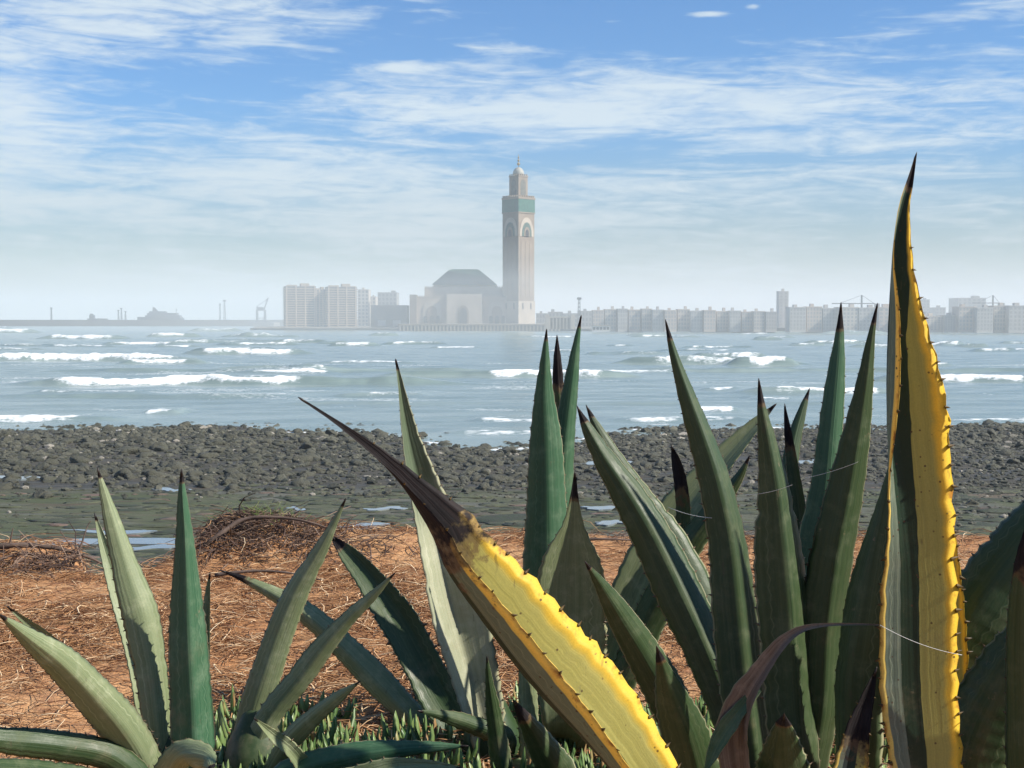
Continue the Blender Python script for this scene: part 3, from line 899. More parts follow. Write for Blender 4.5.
# ------------------------------------------------------------------ agaves
def agave_material(name, c_lo, c_hi, c_bloom, edge=(.09, .05, .03), variegated=None, trans=.12, shift=0.0, tipcol=None):
    m, k, b, out = material(name)
    A = k.sep(k.n('ShaderNodeAttribute', attribute_name='leafa').outputs['Vector'])
    B = k.sep(k.n('ShaderNodeAttribute', attribute_name='leafb').outputs['Vector'])
    lu, lv, ls = A; tooth, dry, length = B
    rnd = k.n('ShaderNodeObjectInfo').outputs['Random']
    P = k.n('ShaderNodeNewGeometry').outputs['Position']
    along = k.comb(k.math('MULTIPLY', lu, 5.0), k.math('MULTIPLY', lv, 1.6), k.math('MULTIPLY', rnd, 40))
    st = k.noise(along, 1.2, 5, .6, .2)
    streak = k.noise(k.comb(k.math('MULTIPLY', lu, 26.0), k.math('MULTIPLY', lv, .5), k.math('MULTIPLY', rnd, 30)), 1.0, 3, .6)
    col = k.mix(k.ramp(st, .3, .7), c_lo, c_hi)
    col = k.mix(k.ramp(streak, .45, .8, 0, .28), col, c_bloom)
    cl = k.noise(P, 16.0, 5, .65)
    col = k.mix(k.ramp(cl, .48, .72, 0, .45), col, c_bloom)
    # prints left by the teeth of the neighbouring leaf in the bud
    au = k.math('ABSOLUTE', lu)
    zig = k.math('MULTIPLY', k.math('ABSOLUTE', k.math('SUBTRACT', k.math('FRACT', k.math('MULTIPLY', k.math('MULTIPLY', lv, length), 24.0)), .5)), .16)
    pr_ = k.math('ABSOLUTE', k.math('SUBTRACT', k.math('SUBTRACT', au, .55), zig))
    pm_ = k.math('MULTIPLY', k.ramp(pr_, .0, .035, 1, 0), k.ramp(k.noise(along, .8, 2), .42, .62, 0, .26))
    col = k.mix(pm_, col, tuple(min(1, c * 1.5 + .02) for c in c_bloom))
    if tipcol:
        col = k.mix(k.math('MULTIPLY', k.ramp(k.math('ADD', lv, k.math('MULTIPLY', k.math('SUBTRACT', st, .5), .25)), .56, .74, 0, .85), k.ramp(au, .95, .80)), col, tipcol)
    if variegated:
        yl, ol, dk = variegated
        wob = k.math('ADD', lu, k.math('MULTIPLY', k.math('SUBTRACT', streak, .5), .015))
        fine = k.noise(k.comb(k.math('MULTIPLY', lu, 40.0), k.math('MULTIPLY', lv, .7), 3.0), 1.0, 2, .5)
        body = k.mix(k.ramp(fine, .56, .66, 0, .55), col, (.30, .33, .20))
        body = k.mix(k.ramp(wob, -.28, -.26), body, dk)
        thr = k.math('ADD', .215, k.ramp(lv, .50, .84, 0, shift, smooth=False))
        thr = k.math('ADD', thr, k.ramp(lv, .80, .93, 0, shift * 2.2, smooth=False))
        body = k.mix(k.ramp(k.math('SUBTRACT', wob, thr), 0, .02), body, k.mix(k.ramp(streak, .3, .7), ol, tuple(c * 1.2 for c in ol)))
        body = k.mix(k.ramp(k.math('ADD', wob, k.math('MULTIPLY', k.math('SUBTRACT', k.noise(P, 9, 4, .6), .5), .22)), .70, .86), body, yl)
        col = k.mix(k.ramp(wob, -.77, -.80), body, k.mix(.35, yl, (.75, .6, .25)))
        spots = k.n('ShaderNodeTexVoronoi', feature='F1'); k.put(spots.inputs['Vector'], P); spots.inputs['Scale'].default_value = 55
        sp_ = k.math('MULTIPLY', k.ramp(spots.outputs['Distance'], .10, .20, 1, 0), k.ramp(k.noise(P, 22, 2), .5, .58, 0, .85))
        col = k.mix(sp_, col, (.07, .035, .02))
        rust = k.math('MULTIPLY', k.ramp(au, .82, .98), k.ramp(k.noise(P, 26, 4, .6), .52, .68, 0, .8))
        col = k.mix(rust, col, (.28, .09, .02))
    spk = k.noise(P, 260.0, 3, .7)
    col = k.mix(k.ramp(spk, .3, .75, .0, .32), col, k.mix(1.0, col, (1.5, 1.45, 1.4), 'MULTIPLY'))
    dust = k.math('MULTIPLY', k.ramp(k.noise(P, 7.0, 6, .7), .5, .72, 0, .4), k.ramp(lv, .75, .2))
    col = k.mix(dust, col, (.24, .19, .12))
    scr = k.noise(k.scale(P, (60, 60, 14), (0, 0, 0), (.3, .4, 0)), 1.0, 3, .6)
    col = k.mix(k.ramp(scr, .66, .72, 0, .4), col, (.07, .06, .035))
    scar = k.ramp(k.noise(P, 24.0, 7, .75), .62, .72, 0, .7)
    col = k.mix(scar, col, (.20, .16, .10))
    edge_ = k.ramp(au, .93, .975, 0, .0 if variegated else .8)
    col = k.mix(edge_, col, (.34, .33, .20))
    dn = k.math('ADD', dry, k.math('MULTIPLY', k.math('SUBTRACT', k.noise(P, 18, 5, .65), .5), .55))
    dead = k.mix(k.ramp(k.noise(k.comb(k.math('MULTIPLY', lu, 8), k.math('MULTIPLY', lv, 9), 0), 1.6, 5, .6), .4, .65), (.004, .003, .004), (.016, .010, .010))
    col = k.mix(k.ramp(dn, .40, .47, 0, .8), col, (.10, .055, .025))
    col = k.mix(k.ramp(dn, .47, .56), col, dead)
    col = k.mix(tooth, col, edge)
    k.put(b.inputs['Base Color'], col)
    k.put(b.inputs['Roughness'], k.math('ADD', k.ramp(cl, .35, .7, .42, .62), k.ramp(dn, .45, .55, 0, .35)))
    b.inputs['Specular IOR Level'].default_value = .35
    hgt = k.math('ADD', k.math('MULTIPLY', streak, .0007), k.math('MULTIPLY', k.noise(P, 140, 3, .6), .0005))
    hgt = k.math('ADD', hgt, k.math('MULTIPLY', k.noise(along, .7, 2), .006))
    hgt = k.math('SUBTRACT', hgt, k.math('MULTIPLY', pm_, .0015))
    k.put(b.inputs['Normal'], k.bump(hgt, .7, 1.0))
    tr = k.n('ShaderNodeBsdfTranslucent'); k.put(tr.inputs[0], k.mix(.5, col, k.mix(1.0, col, (1.6, 1.5, .5), 'MULTIPLY')))
    ms = k.n('ShaderNodeMixShader')
    k.put(ms.inputs[0], k.math('MULTIPLY', k.ramp(dn, .4, .5, 1, .05), trans))
    k.t.links.new(b.outputs[0], ms.inputs[1]); k.t.links.new(tr.outputs[0], ms.inputs[2]); k.t.links.new(ms.outputs[0], out.inputs[0])
    return m
M_PALE = agave_material('agave_pale', (.135, .17, .085), (.20, .235, .125), (.36, .38, .25))
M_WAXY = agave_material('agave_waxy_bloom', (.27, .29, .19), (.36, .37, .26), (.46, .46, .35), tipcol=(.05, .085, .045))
M_TEAL = agave_material('agave_blue_green', (.028, .085, .042), (.05, .115, .06), (.13, .19, .115))
M_GREEN = agave_material('agave_green', (.024, .050, .018), (.044, .072, .028), (.115, .135, .07))
M_VAR = agave_material('agave_variegated', (.10, .135, .10), (.14, .18, .135), (.22, .25, .19),
                       variegated=((.68, .47, .05), (.33, .30, .085), (.014, .034, .018)), trans=.28, edge=(.035, .018, .012))
M_VAR_TALL = agave_material('agave_variegated_tall', (.10, .135, .10), (.14, .18, .135), (.22, .25, .19),
                       variegated=((.68, .47, .05), (.33, .30, .085), (.014, .034, .018)), trans=.28, edge=(.035, .018, .012), shift=.26)
M_DEAD = agave_material('agave_dead', (.10, .078, .058), (.19, .15, .115), (.34, .29, .23), trans=.05)
M_SPINE = plain('spine_brown', (.018, .012, .010), .45, .3, 30)

def catmull(pts, n):
    pts = np.asarray(pts, float)
    d = np.concatenate([[0], np.cumsum(np.linalg.norm(np.diff(pts[:, :3], axis=0), axis=1) + 1e-6)])
    t = np.linspace(0, d[-1], n)
    out = np.zeros((n, pts.shape[1]))
    # monotone-ish cubic Hermite through the stations
    m_ = np.zeros_like(pts)
    for i in range(len(pts)):
        a, b_ = max(i - 1, 0), min(i + 1, len(pts) - 1)
        m_[i] = (pts[b_] - pts[a]) / max(d[b_] - d[a], 1e-6)
    for j, tt_ in enumerate(t):
        i = min(np.searchsorted(d, tt_, side='right') - 1, len(pts) - 2); i = max(i, 0)
        h = d[i + 1] - d[i]; s_ = (tt_ - d[i]) / h
        out[j] = (2 * s_ ** 3 - 3 * s_ ** 2 + 1) * pts[i] + (s_ ** 3 - 2 * s_ ** 2 + s_) * h * m_[i] + (-2 * s_ ** 3 + 3 * s_ ** 2) * pts[i + 1] + (s_ ** 3 - s_ ** 2) * h * m_[i + 1]
    return out, t

leaf_no = 0
def leaf(root, st, d_base, d_tip, mat, mode='back', fold=.45, roll=0.0, vee=.5, dry=.022, thick=.13, teeth=.04, tsize=.0062, spine=.036, to_root=True, label=None, name='leaf', width=1.0):
    """st: stations tip->base, (px, py, half width px) or (px, py, sL, vL, sR, vR) in pixels; s to the leaf's own side, v towards the eye"""
    global leaf_no
    leaf_no += 1
    q = random.Random(leaf_no * 13)
    st = st[::-1]                                           # base first
    L = [0]
    for a, b_ in zip(st, st[1:]): L.append(L[-1] + math.hypot(a[0] - b_[0], a[1] - b_[1]))
    rows_ = []
    for s_, l in zip(st, L):
        f = l / L[-1]
        d = d_base + (d_tip - d_base) * f
        p = at(s_[0], s_[1], d)
        mpp = d / F
        if len(s_) == 3:
            w = s_[2] * mpp * width
            sg = -1 if mode == 'back' else 1
            rr_ = R(roll)
            def rot(a, b2): return (a * math.cos(rr_) - b2 * math.sin(rr_), a * math.sin(rr_) + b2 * math.cos(rr_))
            l_ = rot(-w, sg * fold * w); r_ = rot(w, sg * fold * w)
            rows_.append([*p, *l_, *r_])
        else:
            rows_.append([*p, *(x * mpp for x in s_[2:])])
    base_xy = root.location
    if to_root and rows_[0][2] > base_xy.z + .05:
        f0 = rows_[0]
        dirx = f0[0] - base_xy.x; diry = f0[1] - base_xy.y
        n_ = math.hypot(dirx, diry) + 1e-6; k_ = min(.08, n_) / n_
        rows_ = [[base_xy.x + dirx * k_, base_xy.y + diry * k_, base_xy.z - .03] + [x * .75 for x in f0[3:]]] + rows_
    n = 64
    C, tl = catmull(rows_, n)
    total = tl[-1]
    NU = 13
    us = np.linspace(-1, 1, NU)
    verts, la, lb, faces = [], [], [], []
    marg = [[], []]
    ring = NU + (NU - 2)
    for j in range(n):
        p = Vector(C[j, :3])
        T = (Vector(C[min(j + 1, n - 1), :3]) - Vector(C[max(j - 1, 0), :3])).normalized()
        vd = (EYE - p).normalized()
        Sx = T.cross(vd).normalized(); Vx = Sx.cross(T).normalized()
        sL, vL, sR, vR = C[j, 3:7]
        v_ = tl[j] / total
        wav = 1 + .035 * math.sin(v_ * total / (teeth or .05) * 2 * PI + leaf_no) + .03 * math.sin(v_ * 17 + leaf_no * 2)
        if q.random() < .05: wav *= q.uniform(.90, .97)
        Lv = (Sx * sL + Vx * vL) * wav; Rv = (Sx * sR + Vx * vR) * wav
        Cc = -(Lv + Rv) * .5
        bis = (Lv + Rv)
        half = (Lv.length + Rv.length) / 2
        dn = (-bis).normalized() if bis.length > .05 * half else (-Vx if mode != 'back' else Vx)
        ripple = .05 * half * (math.sin(v_ * 9 + leaf_no) + .5 * math.sin(v_ * 23 + leaf_no * 3))
        inner = []
        for u in us:
            lin = Lv * (-u) if u < 0 else Rv * u
            t_ = (u + 1) / 2
            par = Lv * (1 - t_) ** 2 + Cc * (2 * t_ * (1 - t_)) + Rv * t_ ** 2
            o_ = lin * vee + par * (1 - vee)
            o_ = o_ + dn * ripple * u * u
            inner.append(p + o_)
        th = thick * half * (.6 + .8 * (1 - v_))
        for i, u in enumerate(us):
            verts.append(inner[i]); la.append((u, v_, 0)); lb.append((0, 0, total))
        for i in range(NU - 2, 0, -1):
            u = us[i]
            verts.append(inner[i] + dn * th * (1 - u * u) ** .7); la.append((u, v_, 1)); lb.append((0, 0, total))
        marg[0].append((inner[0], (inner[0] - inner[1]).normalized(), T)); marg[1].append((inner[-1], (inner[-1] - inner[-2]).normalized(), T))
    for j in range(n - 1):
        for i in range(ring):
            k_ = (i + 1) % ring
            faces.append((j * ring + i, j * ring + k_, (j + 1) * ring + k_, (j + 1) * ring + i))
    # dryness towards the tip
    for i in range(len(verts)):
        v_ = la[i][1]
        dv = 0.0 if dry <= 0 else max(0.0, (v_ - (1 - dry * 2)) / (dry * 2))
        lb[i] = (0, dv, total)
    # marginal teeth: small hooked prickles
    if teeth:
        for side in (0, 1):
            s_ = total * .04
            while s_ < total * .93:
                f = s_ / total * (n - 1); j = int(f); g_ = f - j
                p = marg[side][j][0].lerp(marg[side][j + 1][0], g_); o_ = marg[side][j][1]; T = marg[side][j][2]
                v_ = s_ / total
                sz = tsize * q.uniform(.7, 1.25) * (.55 + .6 * math.sin(PI * min(1, v_ * 1.1)))
                nn = o_.cross(T).normalized()
                hook = q.choice((.5, .6, .2, -.35))
                b0 = len(verts)
                for vv in (p - T * sz * .55 - o_ * sz * .3, p + nn * sz * .3 - o_ * sz * .3, p + T * sz * .55 - o_ * sz * .3, p - nn * sz * .3 - o_ * sz * .3, p + o_ * sz * 1.3 + T * sz * hook):
                    verts.append(vv); la.append((1, v_, 0)); lb.append((0, 0, total))
                lb[-1] = (1, 0, total)
                lb[b0] = lb[b0 + 1] = lb[b0 + 2] = lb[b0 + 3] = (.85, 0, total)
                faces += [(b0, b0 + 1, b0 + 4), (b0 + 1, b0 + 2, b0 + 4), (b0 + 2, b0 + 3, b0 + 4), (b0 + 3, b0, b0 + 4)]
                s_ += teeth * q.uniform(.7, 1.35)
    me = bpy.data.meshes.new(name)
    off = Vector(root.location)
    me.from_pydata([tuple(Vector(v) - off) for v in verts], [], faces)
    vattr(me, 'leafa', np.array(la)); vattr(me, 'leafb', np.array(lb))
    me.polygons.foreach_set('use_smooth', np.full(len(me.polygons), True))
    me.update()
    o = link_mesh(name, me, mat, root)
    if label: o['label'] = label
    # woody terminal spine
    if spine:
        T = (Vector(C[-1, :3]) - Vector(C[-3, :3])).normalized()
        r0 = max(.0022, (abs(C[-1, 3]) + abs(C[-1, 5])) * .62)
        p0 = Vector(C[-1, :3]) - off
        mb = MB().tube([p0 - T * spine * .5, p0 - T * spine * .05, p0 + T * spine * .12, p0 + T * spine * .26], [r0 * .8, r0, r0 * .6, r0 * .08], 8)
        mb.build('spine', M_SPINE, o, True)
    return o

def plant(px, d, label, group=None):
    x = xat(px, d)
    root = empty('agave', (x, d, float(ground_z(x, d)) + .0), label, 'agave', group)
    # short woody heart the leaves are set around
    MB().lathe([(.09, -.12), (.12, 0), (.10, .10), (.05, .20), (.01, .26)], 14).build('heart', M_GREEN, root, True)
    return root

# pale agave standing at the frame's lower corner
pa = plant(165, 4.15, 'pale grey-green agave with the tall twin upright leaves before the washed-out notch in the bluff')
leaf(pa, [(95, 515, .8), (106, 552, 6), (119, 590, 10), (132, 632, 12), (145, 690, 12), (152, 760, 10)], 4.3, 4.5, M_PALE, 'in', .6)
leaf(pa, [(98, 470, .8), (109, 508, 7), (121, 549, 12), (131, 582, 15.5), (142, 616, 18), (153, 676, 17), (160, 750, 13)], 4.1, 4.2, M_PALE, 'back', .40, -10)
leaf(pa, [(137, 676, .8), (141, 705, 5), (147, 760, 7)], 4.3, 4.4, M_PALE, 'in', .5)
leaf(pa, [(210, 574, .7), (209, 600, 4), (208, 650, 6), (206, 700, 7), (200, 770, 8)], 4.3, 4.3, M_PALE, 'in', .9, 35)
leaf(pa, [(181.5, 471, .9), (183, 500, 5), (185, 530, 8.5), (187, 574, 13), (189, 620, 17.5), (191, 665, 21), (194, 720, 22), (195, 770, 21)], 4.0, 4.05, M_TEAL, 'back', .85, -6, dry=.03, vee=.85)
leaf(pa, [(8, 607, .8), (40, 632, 6), (80, 668, 10), (118, 708, 12), (150, 750, 12)], 4.05, 3.6, M_PALE, 'in', .5, 20)
leaf(pa, [(0, 615, .9), (28, 637, 9), (62, 663, 16), (95, 697, 20), (124, 731, 21), (146, 768, 19)], 3.95, 3.4, M_PALE, 'back', .65, 0)
leaf(pa, [(-110, 728, .9), (-60, 733, 9), (0, 740, 13), (60, 746, 15), (112, 757, 15), (150, 790, 13)], 3.9, 3.5, M_GREEN, 'back', .45)
leaf(pa, [(-60, 770, .9), (-20, 768, 8), (40, 772, 12), (110, 790, 14)], 3.8, 3.3, M_GREEN, 'back', .45)
leaf(pa, [(212, 768, 3), (205, 757, 11), (180, 757, 15), (165, 785, 16), (160, 830, 15)], 3.9, 3.5, M_PALE, 'back', .5, spine=0)
# its neighbour, half buried in green shoots
pb = plant(252, 4.5, 'pale agave rising from the bright green iceplant with one long clean leaf reaching right')
leaf(pb, [(345, 500, .9), (333, 525, 4), (319, 552, 8), (297, 590, 12), (281, 628, 14.5), (266, 672, 16), (249, 728, 16), (240, 780, 14)], 4.5, 4.4, M_PALE, 'back', .38, 8)
leaf(pb, [(394, 574, .8), (372, 597, 5), (350, 618, 8), (325, 647, 11), (300, 680, 13), (270, 718, 13.0), (250, 765, 11)], 4.45, 4.3, M_PALE, 'back', .6, -12)
leaf(pb, [(359, 682, .8), (338, 697, 6), (315, 715, 9), (290, 740, 11), (270, 775, 11)], 4.35, 4.1, M_PALE, 'back', .5, 10)
leaf(pb, [(255, 719, .8), (272, 735, 6), (292, 752, 8), (315, 785, 9)], 4.3, 4.0, M_PALE, 'in', .5, -15, to_root=False)
leaf(pb, [(466, 746, .9), (430, 747, 6), (390, 750, 10), (340, 758, 14), (290, 774, 15), (262, 800, 14)], 4.2, 4.2, M_TEAL, 'back', .4)
leaf(pb, [(462, 768, .9), (430, 765, 5), (390, 767, 9), (330, 785, 12)], 4.1, 4.1, M_PALE, 'in', .4, to_root=False)
# the agave with the broad pale blade
pc_ = plant(492, 4.75, 'agave with one broad whitish blade and two dark toothed leaves crossing behind the yellow leaf')
leaf(pc_, [(222, 571, .9), (245, 580, 4), (283, 600, 9), (315, 622, 12), (345, 650, 14), (375, 680, 15), (402, 708, 14), (440, 745, 13)], 4.9, 5.3, M_PALE, 'back', .5, 15, dry=.10)
leaf(pc_, [(332, 537, 1.5), (346, 552, 8), (366, 575, 13), (384, 600, 17), (402, 626, 19), (420, 660, 20), (440, 698, 20), (466, 738, 17)], 4.9, 5.2, M_GREEN, 'in', .45, 0, dry=.06, tsize=.011)
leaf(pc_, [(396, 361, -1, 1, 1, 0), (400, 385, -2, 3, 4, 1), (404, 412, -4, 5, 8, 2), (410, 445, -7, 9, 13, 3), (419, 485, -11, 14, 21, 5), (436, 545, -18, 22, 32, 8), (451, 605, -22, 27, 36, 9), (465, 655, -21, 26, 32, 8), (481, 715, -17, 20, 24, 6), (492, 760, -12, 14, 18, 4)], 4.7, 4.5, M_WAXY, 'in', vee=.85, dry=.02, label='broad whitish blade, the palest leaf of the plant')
leaf(pc_, [(419, 711, .9), (440, 715, 5), (470, 724, 9), (505, 740, 11)], 4.6, 4.4, M_GREEN, 'back', .5)
leaf(pc_, [(487, 658, .8), (489, 680, 4), (494, 715, 8), (503, 775, 12)], 4.4, 4.3, M_GREEN, 'back', .6)
leaf(pc_, [(514, 701, 1.2), (523, 716, 6), (536, 737, 12), (556, 775, 20)], 4.1, 3.9, M_GREEN, 'back', .55, dry=.10)
leaf(pc_, [(527, 600, 3), (527, 650, 8), (528, 700, 10), (529, 770, 10)], 4.6, 4.6, M_PALE, 'back', .4, spine=0)
# blue-green agave behind the yellow leaf
pd = plant(562, 5.0, 'tall blue-green agave with three close upright blades in front of the breaking waves')
leaf(pd, [(557, 337, .8), (557, 360, 4), (558, 390, 6), (561, 430, 7), (563, 500, 8)], 5.1, 5.1, M_GREEN, 'back', .5, 10, dry=.12)
leaf(pd, [(581, 317, .8), (577, 345, 4), (573, 380, 7.5), (568, 425, 11), (563, 490, 15), (560, 560, 17), (558, 680, 16)], 5.0, 4.95, M_TEAL, 'back', .6, -22)
leaf(pd, [(546.5, 331, .8), (545.5, 360, 5), (545, 395, 10), (547, 440, 16), (548, 490, 20), (549, 545, 24), (550, 640, 25), (552, 730, 20)], 4.9, 4.8, M_TEAL, 'back', .5, -10)
leaf(pd, [(775, 405, .9), (752, 428, 7), (718, 465, 14), (682, 510, 21), (652, 560, 25), (625, 620, 24), (600, 690, 20)], 5.0, 5.0, M_PALE, 'in', .35, 10)
leaf(pd, [(749, 457, .9), (738, 478, 5), (712, 512, 11), (686, 548, 15), (655, 605, 17), (620, 680, 16)], 4.9, 4.8, M_GREEN, 'back', .45, 10)
leaf(pd, [(575, 474, 1.2), (574, 500, 5), (573, 525, 12), (571, 552, 27), (570, 590, 36), (570, 640, 37), (570, 720, 28)], 4.6, 4.4, M_PALE, 'in', .30, -4, dry=.07, vee=.9)
leaf(pd, [(672, 447, 1), (677, 462, 5), (682, 485, 7), (684, 520, 8), (670, 600, 9)], 4.9, 4.9, M_GREEN, 'in', .6, 15, dry=.15)
# the big dark green one
pf = plant(775, 3.75, 'big dark green agave whose many upright leaves fill the space between both yellow leaves')
leaf(pf, [(809, 390, .8), (803, 408, 4), (794, 440, 7), (786, 490, 9), (778, 560, 9)], 4.2, 4.4, M_GREEN, 'back', .5)
leaf(pf, [(785, 406, .8), (789, 430, 4), (795, 470, 7), (802, 520, 9), (806, 580, 10), (800, 680, 11)], 4.1, 4.2, M_GREEN, 'in', .8, 25, dry=.1)
leaf(pf, [(587, 407, .8), (597, 428, 5), (616, 462, 10), (640, 500, 15), (667, 542, 20), (692, 590, 22), (716, 645, 20), (740, 720, 17)], 3.85, 4.1, M_GREEN, 'back', .4, 0)
leaf(pf, [(578, 408, .9), (588, 428, 6), (604, 456, 11), (630, 495, 17.5), (655, 538, 22), (680, 590, 24), (705, 645, 22), (728, 705, 20), (750, 780, 18)], 3.75, 4.0, M_GREEN, 'back', .6, -10, dry=.03, vee=.75)
leaf(pf, [(666, 322, .9), (675, 355, 5), (688, 393, 9), (703, 434, 13), (718, 480, 17), (731, 540, 21), (738, 600, 24), (746, 680, 24), (758, 780, 20)], 3.65, 3.8, M_GREEN, 'back', .62, -20, dry=.03, vee=.8)
leaf(pf, [(759, 381, .9), (763, 410, 5), (770, 446, 11), (777, 487, 17), (783, 540, 24), (789, 605, 28), (795, 700, 28), (800, 790, 24)], 3.5, 3.55, M_GREEN, 'back', .62, -20, dry=.04, vee=.8)
leaf(pf, [(841, 305, .9), (840, 335, 4.5), (837, 375, 9), (832, 430, 13), (827, 487, 16), (819, 545, 19), (812, 620, 21), (808, 720, 20)], 3.75, 3.8, M_TEAL, 'back', .45, -14, dry=.04)
leaf(pf, [(877, 306, .9), (871.5, 340, 4.5), (866, 385, 9), (857, 445, 15), (847, 500, 20), (837, 550, 23), (827, 620, 24), (820, 720, 22)], 3.55, 3.5, M_GREEN, 'back', .6, -18, dry=.03, vee=.8)
leaf(pf, [(896, 440, .9), (886, 490, 10), (872, 550, 22), (860, 610, 30), (850, 680, 33), (845, 770, 30)], 3.42, 3.35, M_GREEN, 'back', .45, 40)
leaf(pf, [(586, 563, .9), (600, 583, 6), (622, 618, 14), (645, 655, 19), (670, 700, 21), (700, 770, 20)], 3.6, 3.3, M_GREEN, 'back', .5, -6)
leaf(pf, [(657, 648, 1), (663, 668, 7), (673, 700, 16), (688, 740, 25), (705, 800, 28)], 3.4, 3.15, M_GREEN, 'back', .5, -6, dry=.05)
leaf(pf, [(784, 715, 1), (783, 730, 10), (783, 755, 20), (783, 800, 30)], 3.3, 3.1, M_GREEN, 'back', .5, dry=.05)
leaf(pf, [(881, 625, .8), (850, 624.5, 1.2), (820, 626, 2.2), (800, 631, 4), (782, 645, 7), (763, 671, 10), (747, 698, 14), (738, 732, 17), (742, 780, 14)], 3.3, 3.15, M_DEAD, 'in', .9, 20, vee=.5, teeth=0, spine=0, dry=0, name='dead_leaf', label='withered brown leaf curling to a long thin tip')
leaf(pf, [(705, 772, 2), (722, 735, 9), (748, 700, 6), (760, 690, 2)], 3.25, 3.25, M_TEAL, 'in', .4, teeth=0, spine=0, to_root=False)
# the variegated agave
pv_ = plant(812, 3.02, 'variegated agave with broad bright yellow leaf margins, one leaf slanting and one towering upright')
leaf(pv_, [(938, 386, .9), (934, 430, 8), (936, 500, 14), (940, 580, 20), (943, 650, 24), (944, 700, 24), (938, 780, 22)], 3.3, 3.35, M_VAR, 'in', .4, 0, tsize=.010)
leaf(pv_, [(876, 670, 1), (867, 700, 7), (857, 735, 13), (848, 790, 18)], 3.2, 3.25, M_VAR, 'in', .4, 0, dry=.25)
Y1 = [(301, 399, -1, 1, 1, 0), (330, 419, -1, 2, 3, 0), (359, 441, -2, 4, 6, 0), (385, 465, -1, 6, 11, 0), (408, 492, 3, 10, 19, -2), (420, 510, 7, 15, 27, -3), (436, 536, 13, 22, 41, -5), (450, 568, 18, 27, 52, -7),
      (488, 620, 23, 32, 65, -8), (521, 663, 25, 34, 70, -10), (551, 697, 23, 36, 73, -10), (583, 730, 18, 36, 69, -10), (621, 774, 11, 36, 57, -8), (664, 836, 6, 34, 46, -4)]
leaf(pv_, Y1, 2.72, 2.5, M_VAR, 'in', vee=.75, dry=.225, tsize=.0075, teeth=.052, spine=.03, label='slanting yellow-margined leaf with a black withered tip')
H1 = [(915.5, 157, -1, 2, 1, 0), (910, 178, -2, 5, 4, 0), (902, 205, -3, 8, 8, 0), (896, 235, -1, 11, 15, 0), (893, 265, 1, 14, 20, 0), (891, 307, 7, 17, 29, 0), (890, 348, 8, 20, 39, 0),
      (890, 390, 7, 22, 48, 0), (892, 430, 2, 24, 53, -3), (897, 475, -7, 24, 53, -4), (904, 530, -16, 20, 51, -4), (908, 574, -26, 14, 49, -5), (909, 640, -27, 12, 48, -5), (911, 700, -26, 12, 47, -5), (918, 768, -24, 12, 44, -5), (925, 860, -22, 12, 40, 0)]
leaf(pv_, H1, 3.15, 3.1, M_VAR_TALL, 'in', vee=.7, dry=.035, tsize=.0085, teeth=.058, spine=.05, label='towering upright leaf with a bright yellow toothed margin')
# dark agave entering from the side
pg = plant(1085, 3.4, 'dark green agave partly out of frame beside the tall yellow-edged leaf')
leaf(pg, [(1130, 410, 1), (1090, 462, 14), (1050, 510, 26), (1010, 560, 34), (978, 605, 36), (950, 650, 30), (938, 690, 22)], 3.35, 3.3, M_GREEN, 'back', .4, 10, to_root=False)
leaf(pg, [(1030, 515, 1), (1024, 560, 8), (1022, 620, 14), (1023, 690, 17), (1030, 790, 20)], 3.1, 3.0, M_GREEN, 'back', .5, dry=.12)
leaf(pg, [(1060, 600, 2), (1030, 640, 24), (1000, 690, 36), (975, 745, 38), (960, 810, 30)], 3.25, 3.15, M_GREEN, 'back', .4, to_root=False)
for st_, db, dt in (([(1180, 330, 1), (1160, 420, 22), (1130, 540, 40), (1110, 700, 36)], 3.3, 3.2), ([(1110, 250, 1), (1100, 380, 24), (1090, 520, 42), (1085, 720, 36)], 3.45, 3.5),
                    ([(1290, 420, 1), (1230, 520, 26), (1170, 640, 40), (1120, 760, 36)], 3.4, 3.2), ([(1060, 300, 1), (1064, 400, 18), (1070, 520, 36), (1078, 700, 34)], 3.8, 4.1),
                    ([(1240, 330, 1), (1200, 430, 22), (1150, 560, 38), (1105, 720, 34)], 3.7, 4.0)):
    leaf(pg, st_, db, dt, M_GREEN, 'back', .42)  # unseen leaves beyond the frame, added to shade the big dark agave
